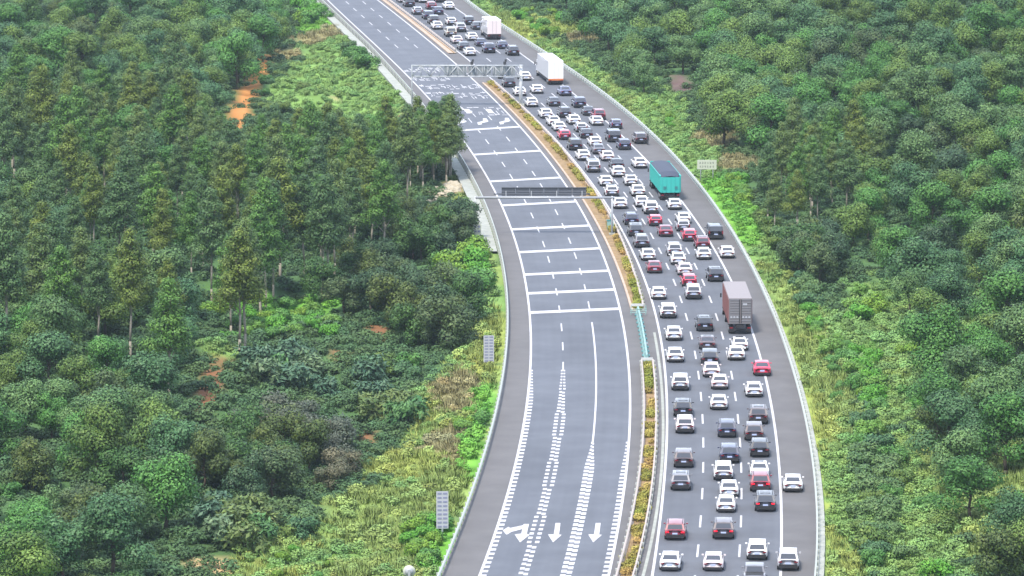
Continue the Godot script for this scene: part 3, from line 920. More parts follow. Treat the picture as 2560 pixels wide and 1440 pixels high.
const COLOURS := {"w": "white", "p": "pinkish white", "s": "silver", "g": "grey", "d": "dark grey", "k": "black", "n": "navy", "r": "bright red", "m": "dark red", "b": "brownish black", "l": "slate blue", "e": "beige"}
const ORD := ["nearest", "second nearest", "third nearest", "fourth nearest", "fifth nearest", "sixth nearest", "seventh nearest", "eighth nearest", "ninth nearest", "tenth nearest"]

func car(k: String, colour: String, p: Vector3, line: String, label: String, brake: bool) -> void:
	var d := along(line, p.z)
	var at := p + d * (SPEC[k].st[0][0] as float)
	at.y = 0.012
	var t := thing("car" if k != "P" else "pickup_truck", label, {"S": "car", "H": "car", "U": "suv", "V": "van", "P": "pickup"}[k], at, atan2(-d.x, -d.z) + rng.randf_range(-0.02, 0.02), "cars queuing in the jam")
	var sc := rng.randf_range(0.97, 1.04)
	t.scale = Vector3(sc * 1.06, sc * (0.94 if k == "S" else 0.97) * rng.randf_range(0.97, 1.03), sc)
	var gl: Array = SPEC[k].gl
	if k != "P" and rng.randf() < 0.22:
		part("sunroof", boxmesh(Vector3(0, lerpf(gl[3], gl[5], 0.5) + 0.055, lerpf(gl[2], gl[4], 0.58)), Vector3(gl[9] * 1.25, 0.03, absf(gl[4] - gl[2]) * 0.55)), M.glass, t)
	if k in ["U", "V"] and rng.randf() < 0.55:
		for s in [-1.0, 1.0]: part("roof_rail", boxmesh(Vector3(s * gl[9] * 0.88, lerpf(gl[3], gl[5], 0.5) + 0.08, lerpf(gl[2], gl[4], 0.5)), Vector3(0.05, 0.05, absf(gl[4] - gl[2]) * 0.8)), M.plastic if rng.randf() < 0.5 else M.rim, t)
	for e in car_meshes(k):
		var m = M["car_" + colour] if e[2] == "body" else M.tyre if e[2] == "wheel" else M.brake if brake and e[2] == "tail" else M[e[2]]
		var o := part(e[0], e[1], m, t, e[3])
		if e.size() > 4: part("rim", e[4], M.rim, o)

# where each car stands: kind, colour, and the foot of its tail as read off enlarged pieces of the survey photo ("piece" gives the corner and scale of the piece)
const JAM := """
piece 1440 1080 4
Sw 940 1405, Sp 1370 1405, Uw 1810 1298, Us 2120 1400, Um* 990 1096, Ub* 1470 1086, Pg 1780 1560, Ud* 1890 810, Sw 2169 612, Um* 1842 612, Sw 1832 474, Uk 1838 266, Un 1532 326, Uw 1470 500, Sw 1528 668, Sw 1500 820, Ug 1045 600, Ub 1074 372, Ub 1782 102, Un 1510 70
piece 1440 720 4
Sw 832 128, Us 1180 126, Uw 925 316, Sw 982 538, Sw 993 756, Uw 1046 1040, Uk 1287 446, Sb 1318 628, Uk 1342 790, Sp 1358 905, Sp 1440 1028, Sw 1640 640, Sw 1608 736, Sr 1864 890, Sw 1781 1104, Sw 1430 1232, Ub 1826 1374, Uk 1070 1302, Up 1088 1470
piece 1440 360 4
Sw 84 176, Vs 184 296, Sg 236 112, Sp 325 182, Sk 420 262, Sw 434 342, Hn 490 68, Sw 650 254, Sw 310 434, Sw 560 428, Hw 366 540, Sw 630 534, Sw 668 644, Uw 756 714, Sw 450 658, Sw 996 668, Un 560 824, Hr 802 832, Ud 605 938, Sm 904 938, Ug 664 1050, Sw 1086 806, Hs 1080 884, Hr 1142 984, Um 1272 1064, Sw 1286 1168, Vk 1400 964, Sw 1520 1154, Sw 726 1178, Sm 790 1304, Us 992 1134, Sw 1030 1220, Sp 1094 1326, Hr 1136 1440, Uk 1400 1388
piece 1000 200 4
Ud 1102 82, Sw 1384 146, Sl 1660 168, Sw 1212 170, Sw 1328 280, Sd 1552 274, Un 1806 288, Ud 1658 388, Sw 1470 394, Sw 1548 470, Sw 1752 456, Sd 1898 366, Um 1998 412, Sw 1980 466, Hs 1820 532, Sw 1604 524, Hr 1654 608, Sk 1876 594, Hl 2172 498, Vd 2150 632, Ub 2412 648, Uk 1762 714, Sw 1962 676
piece 980 0 8
Sw 1030 1150
piece 800 0 4
Sw 2062 816, Sk 1846 796, Sw 1512 568, Sk 1450 512, Un 1702 540, Sn 1836 498, Ud 1940 566, Sn 1622 474, Sw 1532 416, Sp 1382 446, Ue 1320 378, Us 1412 330, Hw 1322 262, Ud 1500 258, Sd 1584 306, Sw 1184 304, Ud 1150 252, Un 1094 204, Sn 1192 154, Sw 1300 104, Hm 1124 106, Hs 984 156, Ud 902 78, Sw 1042 36, Um 1212 34, Sp 836 34, Vs 926 30
"""

func cars() -> void:
	var list := []
	var ox := 0.0
	var oy := 0.0
	var sc := 1.0
	for line in JAM.strip_edges().split("\n"):
		if line.begins_with("piece"):
			var w := line.split(" ")
			ox = w[1].to_float(); oy = w[2].to_float(); sc = w[3].to_float()
			continue
		for item in line.split(", "):
			var w := item.split(" ")
			var p := gp(ox + w[1].to_float() / sc, oy + w[2].to_float() / sc - 1.5)
			if w[0] == "Sw" and sc == 8.0: continue
			list.append({"k": w[0][0], "c": w[0][1], "brake": w[0].length() > 2, "p": p})
	# which lane each one stands in, and its place in that lane counted from the near end
	var lanes := [[], [], [], []]
	for e in list:
		var z: float = e.p.z
		e.lane = 3 if e.p.x > X("R3", z) + 0.4 else clampi(int(floor((e.p.x - X("R0", z)) / ((X("R3", z) - X("R0", z)) / 3.0))), 0, 2)
		lanes[e.lane].append(e)
	var where := ["median-side lane", "middle lane", "right lane", "hard shoulder"]
	var ahead := []
	for l in 4:
		lanes[l].sort_custom(func(a, b): return a.p.z > b.p.z)
		var counted := {}
		for i in lanes[l].size():
			var e = lanes[l][i]
			var nm: String = COLOURS[e.c] + " " + SPEC[e.k].name
			counted[nm] = counted.get(nm, 0) + 1
			var c: int = counted[nm]
			var follow := ""
			if i + 1 < lanes[l].size(): follow = ", behind a " + COLOURS[lanes[l][i + 1].c] + " " + SPEC[lanes[l][i + 1].k].name
			var ord: String = ORD[c - 1] if c <= 10 else ["eleventh", "twelfth", "thirteenth", "fourteenth", "fifteenth", "sixteenth", "seventeenth", "eighteenth", "nineteenth", "twentieth"][mini(c - 11, 9)] + " nearest"
			car(e.k, e.c, e.p, "R%d" % clampi(l + 1, 1, 3), "%s %s on the %s%s" % [ord, nm, where[l], follow], e.brake)

# ------------------------------------------------------------------ lorries
func wheels_row(t: Node3D, zs: Array, w: float, r := 0.5) -> void:
	var st := tool(); bar(st, Vector3(-0.26, 0, 0), Vector3(0.26, 0, 0), r, 16)
	var tyre := done(st)
	st = tool(); bar(st, Vector3(-0.275, 0, 0), Vector3(0.275, 0, 0), r * 0.55, 12)
	var rim := done(st)
	for z in zs:
		for s in [-1.0, 1.0]:
			var o := part("wheel", tyre, M.tyre, t, Vector3(s * (w - 0.3), r, z))
			part("rim", rim, M.rim, o)

func cab(t: Node3D, z: float, m: Material, w := 1.22, h := 2.9) -> void:
	var st := flat_tool()
	var pr := [Vector2(z + 1.0, 0.6), Vector2(z + 1.0, h), Vector2(z - 0.55, h), Vector2(z - 1.0, h * 0.62), Vector2(z - 1.1, 0.6)]
	for i in 5:
		var a: Vector2 = pr[i]
		var b: Vector2 = pr[(i + 1) % 5]
		quad(st, Vector3(-w, a.y, a.x), Vector3(w, a.y, a.x), Vector3(w, b.y, b.x), Vector3(-w, b.y, b.x))
	for s in [-w, w]:
		for i in range(1, 4): tri(st, Vector3(s, pr[0].y, pr[0].x), Vector3(s, pr[i].y, pr[i].x), Vector3(s, pr[i + 1].y, pr[i + 1].x))
	var c := part("cab", done(st), m, t)
	part("windscreen", pane(Vector3(w, h * 0.62, z - 1.0), Vector3(-w, h * 0.62, z - 1.0), Vector3(-w, h, z - 0.55), Vector3(w, h, z - 0.55), 0.06, 0.94, 0.05, 0.85, Vector3(0, 0.5, -1)), M.glass, c)
	for s in [-1.0, 1.0]:
		part("side_window", boxmesh(Vector3(s * (w + 0.005), h * 0.75, z - 0.1), Vector3(0.03, h * 0.2, 0.8)), M.glass, c)
		part("mirror", boxmesh(Vector3(s * (w + 0.25), h * 0.76, z - 0.75), Vector3(0.18, 0.5, 0.12)), M.plastic, c)

func tail_gear(t: Node3D, zr: float, w: float) -> void:
	part("rear_bumper", boxmesh(Vector3(0, 0.55, zr - 0.1), Vector3(w * 1.8, 0.22, 0.14)), M.plastic, t)
	for s in [-1.0, 1.0]:
		part("taillight", boxmesh(Vector3(s * (w - 0.3), 0.8, zr + 0.02), Vector3(0.4, 0.16, 0.08)), M.tail, t)
		part("mudflap", boxmesh(Vector3(s * (w - 0.4), 0.5, zr - 0.45), Vector3(0.6, 0.6, 0.04)), M.plastic, t)

func lorry(px: float, py: float, line: String, label: String, L: float, called := "lorry") -> Node3D:
	var p := gp(px, py)
	var d := along(line, p.z - 9.0)
	return thing(called, label, "truck", p + d * (L * 0.5) + Vector3(0, 0.012, 0), atan2(-d.x, -d.z))

func trucks() -> void:
	# container lorry with the ribbed grey rear
	var L := 17.0
	var t := lorry(1851, 838, "R3", "tall lorry with pale roof, reddish side and grey ribbed rear", L)
	var z := L * 0.5
	var w := 1.36
	var y0 := 1.25
	var y1 := 4.35
	var box := mat(lin(0.215, 0.195, 0.205), 0.65)
	var red := mat(lin(0.17, 0.075, 0.075), 0.6)
	var grey := mat(lin(0.125, 0.12, 0.13), 0.6)
	var rib := mat(lin(0.17, 0.17, 0.188), 0.6)
	var bd := part("cargo_box", boxmesh(Vector3(0, (y0 + y1) * 0.5, 1.2), Vector3(w * 2.0, y1 - y0, L - 3.4)), box, t)
	for s in [-1.0, 1.0]:
		var sd := part("side_panel", boxmesh(Vector3(s * (w + 0.012), (y0 + y1) * 0.5 - 0.05, 1.2), Vector3(0.05, y1 - y0 - 0.2, L - 3.6)), red, t)
		for k in 14: part("side_rib", boxmesh(Vector3(s * (w + 0.05), (y0 + y1) * 0.5 - 0.05, 1.2 - (L - 4.0) * (k / 13.0 - 0.5)), Vector3(0.05, y1 - y0 - 0.25, 0.14)), red, sd)
	var zr := 1.2 + (L - 3.4) * 0.5
	for s in [-1.0, 1.0]:
		var dr := part("rear_door", boxmesh(Vector3(s * w * 0.5, (y0 + y1) * 0.5, zr + 0.03), Vector3(w - 0.06, y1 - y0 - 0.1, 0.07)), grey, t)
		for k in 9: part("slat", boxmesh(Vector3(s * w * 0.5, y0 + 0.45 + 0.31 * k, zr + 0.085), Vector3(w - 0.24, 0.11, 0.06)), rib, dr)
		part("lock_bar", boxmesh(Vector3(s * 0.12, (y0 + y1) * 0.5, zr + 0.1), Vector3(0.06, y1 - y0 - 0.3, 0.06)), M.plastic, dr)
	for s in [-1.0, 1.0]:
		for k in 3: part("label_strip", boxmesh(Vector3(s * (0.35 + 0.36 * k), y0 + 0.86, zr + 0.12), Vector3(0.24, 0.2, 0.02)), M.board, t)
	part("notice_plate", boxmesh(Vector3(0.55, y1 - 0.7, zr + 0.12), Vector3(0.5, 0.22, 0.02)), M.board, t)
	part("chassis", boxmesh(Vector3(0, 1.0, 0.6), Vector3(1.0, 0.3, L - 1.6)), M.plastic, t)
	cab(t, -z + 1.15, red, 1.24, 3.0)
	wheels_row(t, [zr - 0.9, zr - 2.2, -1.8, -z + 1.0], w)
	tail_gear(t, zr, w)
	# turquoise tipper lorry under a dark sheet
	L = 17.0
	t = lorry(1676, 502, "R3", "turquoise open lorry covered with a dark sagging tarpaulin", L)
	z = L * 0.5
	w = 1.42
	y0 = 1.2
	y1 = 3.5
	zr = z - 0.1
	var zf := -z + 2.6
	for s in [-1.0, 1.0]:
		var sd := part("side_wall", boxmesh(Vector3(s * w, (y0 + y1) * 0.5, (zr + zf) * 0.5), Vector3(0.1, y1 - y0, zr - zf)), M.teal, t)
		for k in 10: part("side_rib", boxmesh(Vector3(s * (w + 0.08), (y0 + y1) * 0.5, lerpf(zf + 0.3, zr - 0.3, k / 9.0)), Vector3(0.08, y1 - y0 - 0.1, 0.14)), M.teal, sd)
		part("top_rail", boxmesh(Vector3(s * (w + 0.02), y1 + 0.05, (zr + zf) * 0.5), Vector3(0.2, 0.12, zr - zf + 0.05)), M.teal, sd)
	var tg := part("tailgate", boxmesh(Vector3(0, (y0 + y1) * 0.5 - 0.1, zr + 0.02), Vector3(w * 2.0 - 0.1, y1 - y0 - 0.1, 0.12)), M.teal, t)
	for k in 5: part("tailgate_rib", boxmesh(Vector3(-w + 0.2 + (w * 2.0 - 0.4) * k / 4.0, (y0 + y1) * 0.5 - 0.1, zr + 0.12), Vector3(0.12, y1 - y0 - 0.2, 0.08)), M.teal, tg)
	for k in 2: part("hinge", boxmesh(Vector3(-0.8 + 1.6 * k, y0 + 0.7, zr + 0.15), Vector3(0.4, 0.35, 0.1)), M.teal_dark, tg)
	part("front_wall", boxmesh(Vector3(0, (y0 + y1) * 0.5 + 0.2, zf), Vector3(w * 2.0, y1 - y0 + 0.4, 0.12)), M.teal, t)
	part("floor", boxmesh(Vector3(0, y0 + 0.05, (zr + zf) * 0.5), Vector3(w * 1.96, 0.12, zr - zf)), M.teal_dark, t)
	var st := tool()
	var nx := 8
	var nz := 14
	var grid := []
	for j in nz + 1:
		var row := []
		for i in nx + 1:
			var u := float(i) / nx
			var v := float(j) / nz
			var hump := sin(PI * u)
			row.append(Vector3(lerpf(-w - 0.02, w + 0.02, u), y1 + 0.14 + 0.36 * pow(hump, 0.6) + 0.05 * sin(v * 44.0) * hump - (0.55 if j == nz else 0.0), lerpf(zf - 0.05, zr - 0.7 + (0.25 if j == nz else 0.0), v)))
		grid.append(row)
	for j in nz:
		for i in nx: quad(st, grid[j][i], grid[j + 1][i], grid[j + 1][i + 1], grid[j][i + 1])
	part("tarpaulin", done(st), M.tarp, t)
	part("chassis", boxmesh(Vector3(0, 0.95, 0.2), Vector3(1.0, 0.3, L - 1.2)), M.plastic, t)
	cab(t, -z + 1.1, M.teal, 1.25, 3.0)
	wheels_row(t, [zr - 1.2, zr - 2.5, -z + 3.4, -z + 1.2], w)
	tail_gear(t, zr, w)
	# two white box lorries
	for e in [[1390, 213, 16.5, 4.1, "large white box lorry with an orange rear sill ahead of the far gantry", true], [1236, 100, 10.0, 3.7, "smaller white box lorry with a pinkish white rear near the top edge", false]]:
		L = e[2]
		t = lorry(e[0], e[1], "R3", e[4], L)
		z = L * 0.5
		w = 1.3
		y0 = 1.05
		y1 = e[3]
		zr = z
		bd = part("cargo_box", boxmesh(Vector3(0, (y0 + y1) * 0.5, 1.2), Vector3(w * 2.0, y1 - y0, L - 2.6)), M.car_w, t)
		zr = 1.2 + (L - 2.6) * 0.5
		for s in [-1.0, 1.0]:
			var dr := part("rear_door", boxmesh(Vector3(s * w * 0.5, (y0 + y1) * 0.5, zr + 0.02), Vector3(w - 0.05, y1 - y0 - 0.12, 0.05)), M.car_w if e[5] else M.car_p, t)  # doors of the smaller lorry are a duller pinkish white
			part("lock_bar", boxmesh(Vector3(s * 0.35, (y0 + y1) * 0.5, zr + 0.06), Vector3(0.05, y1 - y0 - 0.3, 0.05)), M.steel, dr)
			part("skirt", boxmesh(Vector3(s * (w - 0.05), 0.85, 1.0), Vector3(0.05, 0.4, L - 4.5)), M.plastic, t)
		part("rear_sill", boxmesh(Vector3(0, y0 - 0.1, zr - 0.02), Vector3(w * 1.96, 0.32, 0.16)), mat(lin(0.5, 0.16, 0.06), 0.5) if e[5] else M.plastic, t)
		part("chassis", boxmesh(Vector3(0, 0.85, 0.6), Vector3(1.0, 0.3, L - 1.6)), M.plastic, t)
		cab(t, -z + 1.1, M.car_w, 1.2, 2.8)
		wheels_row(t, [zr - 1.0, zr - 2.2, -z + 1.1], w)
		tail_gear(t, zr, w)

# ------------------------------------------------------------------ the man on the hard shoulder: one continuous skin round a skeleton
func figure(joints: Array, cell: float) -> ArrayMesh:
	var lo := Vector3(9, 9, 9)
	var hi := -lo
	for b in joints:
		for p in [b[0], b[1]]:
			lo = lo.min(p - Vector3.ONE * 0.22); hi = hi.max(p + Vector3.ONE * 0.22)
	var n := Vector3i(((hi - lo) / cell).ceil()) + Vector3i.ONE
	var f := PackedFloat32Array()
	f.resize(n.x * n.y * n.z)
	for k in n.z:
		for j in n.y:
			for i in n.x:
				var p := lo + Vector3(i, j, k) * cell
				var d := 9.0
				for b in joints:
					var a: Vector3 = b[0]
					var ab: Vector3 = b[1] - a
					var t := clampf((p - a).dot(ab) / maxf(ab.length_squared(), 1e-6), 0.0, 1.0)
					var e := p.distance_to(a + ab * t) - lerpf(b[2], b[3], t)
					var h := clampf(0.5 + 0.5 * (d - e) / 0.03, 0.0, 1.0)
					d = lerpf(d, e, h) - 0.03 * h * (1.0 - h)
				f[(k * n.y + j) * n.x + i] = d
	var at := {}
	var st := tool()
	var key := func(i: int, j: int, k: int) -> int: return (k * n.y + j) * n.x + i
	for k in n.z - 1:
		for j in n.y - 1:
			for i in n.x - 1:
				var s := Vector3.ZERO
				var c := 0
				for e in 12:
					var ax := e / 4
					var o := e % 4
					var p := [0, 0, 0]
					p[(ax + 1) % 3] = o & 1
					p[(ax + 2) % 3] = o >> 1
					var q := p.duplicate()
					q[ax] = 1
					var a := f[key.call(i + p[0], j + p[1], k + p[2])]
					var b := f[key.call(i + q[0], j + q[1], k + q[2])]
					if (a < 0.0) != (b < 0.0):
						s += Vector3(i + p[0], j + p[1], k + p[2]).lerp(Vector3(i + q[0], j + q[1], k + q[2]), a / (a - b))
						c += 1
				if c > 0: at[key.call(i, j, k)] = lo + s / c * cell
	for k in range(1, n.z - 1):
		for j in range(1, n.y - 1):
			for i in range(1, n.x - 1):
				var a := f[key.call(i, j, k)]
				for ax in 3:
					var b := f[key.call(i + (1 if ax == 0 else 0), j + (1 if ax == 1 else 0), k + (1 if ax == 2 else 0))]
					if (a < 0.0) == (b < 0.0): continue
					var u := Vector3i(0, 0, 0)
					var v := Vector3i(0, 0, 0)
					u[(ax + 1) % 3] = 1
					v[(ax + 2) % 3] = 1
					var c := Vector3i(i, j, k)
					var q := []
					for m in [c - u - v, c - v, c, c - u]: q.append(at.get(key.call(m.x, m.y, m.z), Vector3.ZERO))
					if a < 0.0: quad(st, q[3], q[2], q[1], q[0])
					else: quad(st, q[0], q[1], q[2], q[3])
	return done(st)

func people() -> void:
	var p := gp(1619, 362)
	var t := thing("person", "person in dark clothes standing on the hard shoulder beside the dark suv and guard rail", "person", p, 2.2)
	var V := func(x: float, y: float, z: float) -> Vector3: return Vector3(x, y, z)
	var bones := [
		[Vector3(0, 0.98, 0), Vector3(0, 1.18, 0), 0.145, 0.13], [Vector3(0, 1.18, 0), Vector3(0, 1.36, 0.01), 0.13, 0.155], [Vector3(-0.15, 1.40, 0), Vector3(0.15, 1.40, 0), 0.085, 0.085],
		[Vector3(0, 1.42, 0), Vector3(0, 1.54, 0.01), 0.06, 0.055], [Vector3(0, 1.60, 0.01), Vector3(0, 1.68, 0.02), 0.085, 0.09], [Vector3(0, 1.62, 0.09), Vector3(0, 1.60, 0.12), 0.02, 0.016],
		[Vector3(-0.09, 0.93, 0), Vector3(-0.11, 0.5, 0.02), 0.095, 0.065], [Vector3(-0.11, 0.5, 0.02), Vector3(-0.12, 0.1, -0.02), 0.062, 0.045], [Vector3(-0.12, 0.05, -0.04), Vector3(-0.14, 0.045, 0.15), 0.045, 0.035],
		[Vector3(0.09, 0.93, 0), Vector3(0.11, 0.5, 0.03), 0.095, 0.065], [Vector3(0.11, 0.5, 0.03), Vector3(0.13, 0.1, -0.02), 0.062, 0.045], [Vector3(0.13, 0.05, -0.04), Vector3(0.17, 0.045, 0.14), 0.045, 0.035],
		[Vector3(-0.2, 1.40, 0), Vector3(-0.26, 1.12, -0.02), 0.055, 0.045], [Vector3(-0.26, 1.12, -0.02), Vector3(-0.25, 0.86, 0.06), 0.042, 0.032], [Vector3(-0.25, 0.84, 0.07), Vector3(-0.25, 0.76, 0.09), 0.034, 0.026],
		[Vector3(0.2, 1.40, 0), Vector3(0.27, 1.13, 0.0), 0.055, 0.045], [Vector3(0.27, 1.13, 0.0), Vector3(0.24, 0.88, 0.1), 0.042, 0.032], [Vector3(0.24, 0.86, 0.11), Vector3(0.24, 0.78, 0.13), 0.034, 0.026]]
	for s in [-1.0, 1.0]:
		for k in 4:
			var b := Vector3(s * (0.25 if s < 0.0 else 0.24) , 0.76 if s < 0.0 else 0.78, (0.06 if s < 0.0 else 0.1) + 0.02 * k)
			bones.append([b, b + Vector3(0, -0.07 - 0.01 * (k % 3), 0.012), 0.0105, 0.009])
		var b2 := Vector3(s * 0.24, 0.82, 0.1 if s < 0.0 else 0.14)
		bones.append([b2, b2 + Vector3(0, -0.06, 0.04), 0.012, 0.01])
	var skin := figure(bones, 0.02)
	part("body", skin, mat(lin(0.035, 0.036, 0.045), 0.8), t)
	var st := tool()
	var hd := SphereMesh.new()
	hd.radius = 0.098; hd.height = 0.15; hd.radial_segments = 14; hd.rings = 8
	part("hair", hd, M.plastic, t, Vector3(0, 1.715, 0.0))

# ------------------------------------------------------------------ vegetation
func leaf(v: PackedVector3Array, nn: PackedVector3Array, c: PackedColorArray, p: Vector3, d: Vector3, up: Vector3, len: float, wid: float, col: Color, soft: Vector3) -> void:
	var s := d.cross(up).normalized() * wid
	var fold := up * wid * 0.35
	var a := p
	var b := p + d * len * 0.45 + s - fold
	var e := p + d * len
	var f := p + d * len * 0.45 - s - fold
	for q in [a, e, b, a, f, e]:
		v.append(q)
		nn.append(soft)
		c.append(col)

func blend(a: Array, b: Array, t: float, j: float) -> Color:
	return Color(lerpf(a[0], b[0], t) * j, lerpf(a[1], b[1], t) * j, lerpf(a[2], b[2], t) * j)

# lobes: [centre, radii]; leaves spread through the outer part of each lobe
func foliage(lobes: Array, count: int, len: float, ca: Array, cb: Array, droop: float, seed_: int, thin := 0.4) -> ArrayMesh:
	var r := RandomNumberGenerator.new()
	r.seed = seed_
	var v := PackedVector3Array()
	var nn := PackedVector3Array()
	var c := PackedColorArray()
	var total := 0.0
	for l in lobes: total += l[1].x * l[1].y
	for l in lobes:
		var k := int(count * l[1].x * l[1].y / total)
		var tone := r.randf()
		for i in k:
			var d := Vector3(r.randfn(), r.randfn(), r.randfn()).normalized()
			if d.y < -0.35 and r.randf() < 0.6: d.y = -d.y
			var rad := 1.0 - 0.55 * pow(r.randf(), 2.2)
			var p: Vector3 = l[0] + d * l[1] * rad * (1.0 + 0.12 * r.randfn())
			var o: Vector3 = (d * Vector3(1.0 / l[1].x, 1.0 / l[1].y, 1.0 / l[1].z)).normalized()
			var up := (o + Vector3(0, 0.3, 0) + Vector3(r.randfn(), r.randfn(), r.randfn()) * 0.33).normalized()
			var dir := Vector3(r.randfn(), r.randfn() - droop, r.randfn())
			dir = (dir - up * dir.dot(up) * 0.8).normalized()
			var soft := (o + up * 0.4 + Vector3(r.randfn(), r.randfn(), r.randfn()) * 0.16).normalized()
			var s := len * r.randf_range(0.6, 1.3)
			leaf(v, nn, c, p, dir, up, s, s * thin, blend(ca, cb, clampf(tone * 0.5 + r.randf() * 0.6, 0.0, 1.0), r.randf_range(0.75, 1.25)), soft)
	return commit(v, nn, c)

func commit(v: PackedVector3Array, nn: PackedVector3Array, c: PackedColorArray) -> ArrayMesh:
	var a := []
	a.resize(Mesh.ARRAY_MAX)
	a[Mesh.ARRAY_VERTEX] = v
	a[Mesh.ARRAY_NORMAL] = nn
	a[Mesh.ARRAY_COLOR] = c
	var m := ArrayMesh.new()
	m.add_surface_from_arrays(Mesh.PRIMITIVE_TRIANGLES, a)
	return m

func trunk(h: float, r: float, limbs: Array, seed_: int) -> ArrayMesh:
	var q := RandomNumberGenerator.new()
	q.seed = seed_
	var st := tool()
	var p := Vector3(0, -0.8, 0)
	var n := 5
	for i in n:
		var e := Vector3(q.randf_range(-0.15, 0.15), -0.8 + (h + 0.8) * (i + 1) / n, q.randf_range(-0.15, 0.15))
		bar(st, p, e, lerpf(r, r * 0.3, float(i) / n), 7, lerpf(r, r * 0.3, float(i + 1) / n))
		p = e
	for l in limbs: bar(st, Vector3(0, l.y * 0.72, 0), l, r * 0.42, 5, r * 0.12)
	return done(st)

func tree_kind(kind: String, sd: int) -> Array:      # [[part name, mesh, material], ...] and height
	var r := RandomNumberGenerator.new()
	r.seed = sd * 77 + 5
	var lobes := []
	var limbs := []
	match kind:
		"eucalyptus":
			var h := 14.0
			var n := 17
			for i in n:
				var t := float(i) / (n - 1)
				var y := lerpf(h * 0.44, h * 0.94, t)
				var rr := lerpf(1.45, 0.8, t) * r.randf_range(0.8, 1.2)
				var a := i * 2.4 + r.randf()
				var off := 1.55 * pow(1.0 - t, 0.6) * r.randf_range(0.5, 1.15)
				var c := Vector3(cos(a) * off, y, sin(a) * off)
				lobes.append([c, Vector3(rr, rr * 0.75, rr)])
				limbs.append(c)
			return [["trunk", trunk(h * 0.9, 0.16, limbs, sd), "bark"], ["crown", foliage(lobes, 8000, 0.27, [0.04, 0.092, 0.03], [0.145, 0.21, 0.058], 0.5, sd, 0.3), "leaf"]]
		"broadleaf":
			var h := 7.5
			for i in 10:
				var a := r.randf() * TAU
				var t := r.randf()
				var off := sqrt(r.randf()) * lerpf(2.6, 1.2, t)
				var y := lerpf(h * 0.36, h * 0.86, t) - off * 0.25
				var rr := r.randf_range(1.1, 1.95)
				var c := Vector3(cos(a) * off, y, sin(a) * off)
				lobes.append([c, Vector3(rr, rr * 0.8, rr)])
				limbs.append(c)
			return [["trunk", trunk(h * 0.7, 0.2, limbs, sd), "bark_dark"], ["crown", foliage(lobes, 7000, 0.25, [0.042, 0.11, 0.04], [0.138, 0.24, 0.078], 0.1, sd), "leaf"]]
		"leafy":
			var h := 8.5
			for i in 12:
				var a := r.randf() * TAU
				var t := r.randf()
				var off := sqrt(r.randf()) * lerpf(3.0, 1.4, t)
				var y := lerpf(h * 0.34, h * 0.85, t) - off * 0.25
				var rr := r.randf_range(1.2, 2.1)
				var c := Vector3(cos(a) * off, y, sin(a) * off)
				lobes.append([c, Vector3(rr, rr * 0.75, rr)])
				limbs.append(c)
			return [["trunk", trunk(h * 0.7, 0.22, limbs, sd), "bark_dark"], ["crown", foliage(lobes, 8000, 0.27, [0.04, 0.1, 0.036], [0.12, 0.205, 0.066], 0.15, sd), "leaf"]]
		"dense":
			var h := 6.0
			for i in 10:
				var a := r.randf() * TAU
				var off := sqrt(r.randf()) * 1.9
				var rr := r.randf_range(0.9, 1.5)
				var c := Vector3(cos(a) * off, lerpf(1.4, h * 0.8, r.randf()) - off * 0.2, sin(a) * off)
				lobes.append([c, Vector3(rr, rr * 0.95, rr)])
				limbs.append(c)
			return [["trunk", trunk(h * 0.7, 0.15, limbs, sd), "bark_dark"], ["crown", foliage(lobes, 5600, 0.24, [0.028, 0.064, 0.03], [0.095, 0.142, 0.052], 0.2, sd), "leaf"]]
		"shrub":
			for i in 7:
				var a := r.randf() * TAU
				var off := sqrt(r.randf()) * 1.2
				var rr := r.randf_range(0.6, 1.0)
				var c := Vector3(cos(a) * off, r.randf_range(0.5, 1.7) - off * 0.2, sin(a) * off)
				lobes.append([c, Vector3(rr, rr * 0.8, rr)])
				limbs.append(c)
			return [["stems", trunk(1.4, 0.07, limbs, sd), "bark_dark"], ["foliage", foliage(lobes, 2400, 0.23, [0.05, 0.12, 0.045], [0.13, 0.21, 0.07], 0.0, sd), "leaf"]]
		"bright":
			for i in 7:
				var a := r.randf() * TAU
				var off := sqrt(r.randf()) * 1.1
				var rr := r.randf_range(0.5, 0.95)
				var c := Vector3(cos(a) * off, r.randf_range(0.4, 1.6) - off * 0.2, sin(a) * off)
				lobes.append([c, Vector3(rr, rr * 0.9, rr)])
				limbs.append(c)
			return [["stems", trunk(1.3, 0.06, limbs, sd), "bark_dark"], ["foliage", foliage(lobes, 2300, 0.22, [0.07, 0.20, 0.03], [0.17, 0.30, 0.06], 0.0, sd), "leaf"]]
		"bigleaf":
			for i in 8:
				var a := r.randf() * TAU
				var off := sqrt(r.randf()) * 1.7
				var rr := r.randf_range(0.8, 1.3)
				var c := Vector3(cos(a) * off, r.randf_range(0.9, 3.0) - off * 0.25, sin(a) * off)
				lobes.append([c, Vector3(rr, rr * 0.8, rr)])
				limbs.append(c)
			return [["stems", trunk(2.4, 0.1, limbs, sd), "bark_dark"], ["foliage", foliage(lobes, 700, 0.75, [0.03, 0.08, 0.04], [0.15, 0.22, 0.11], 0.2, sd, 0.2), "leaf"]]
		_:     # "dry": brownish shrub in seed
			for i in 7:
				var a := r.randf() * TAU
				var off := sqrt(r.randf()) * 1.9
				var rr := r.randf_range(0.8, 1.4)
				var c := Vector3(cos(a) * off, r.randf_range(1.0, 3.4) - off * 0.3, sin(a) * off)
				lobes.append([c, Vector3(rr, rr * 0.75, rr)])
				limbs.append(c)
			return [["stems", trunk(2.6, 0.1, limbs, sd), "bark_dark"], ["foliage", foliage(lobes, 3400, 0.23, [0.06, 0.085, 0.045], [0.16, 0.145, 0.09], 0.1, sd), "leaf"]]
	return []

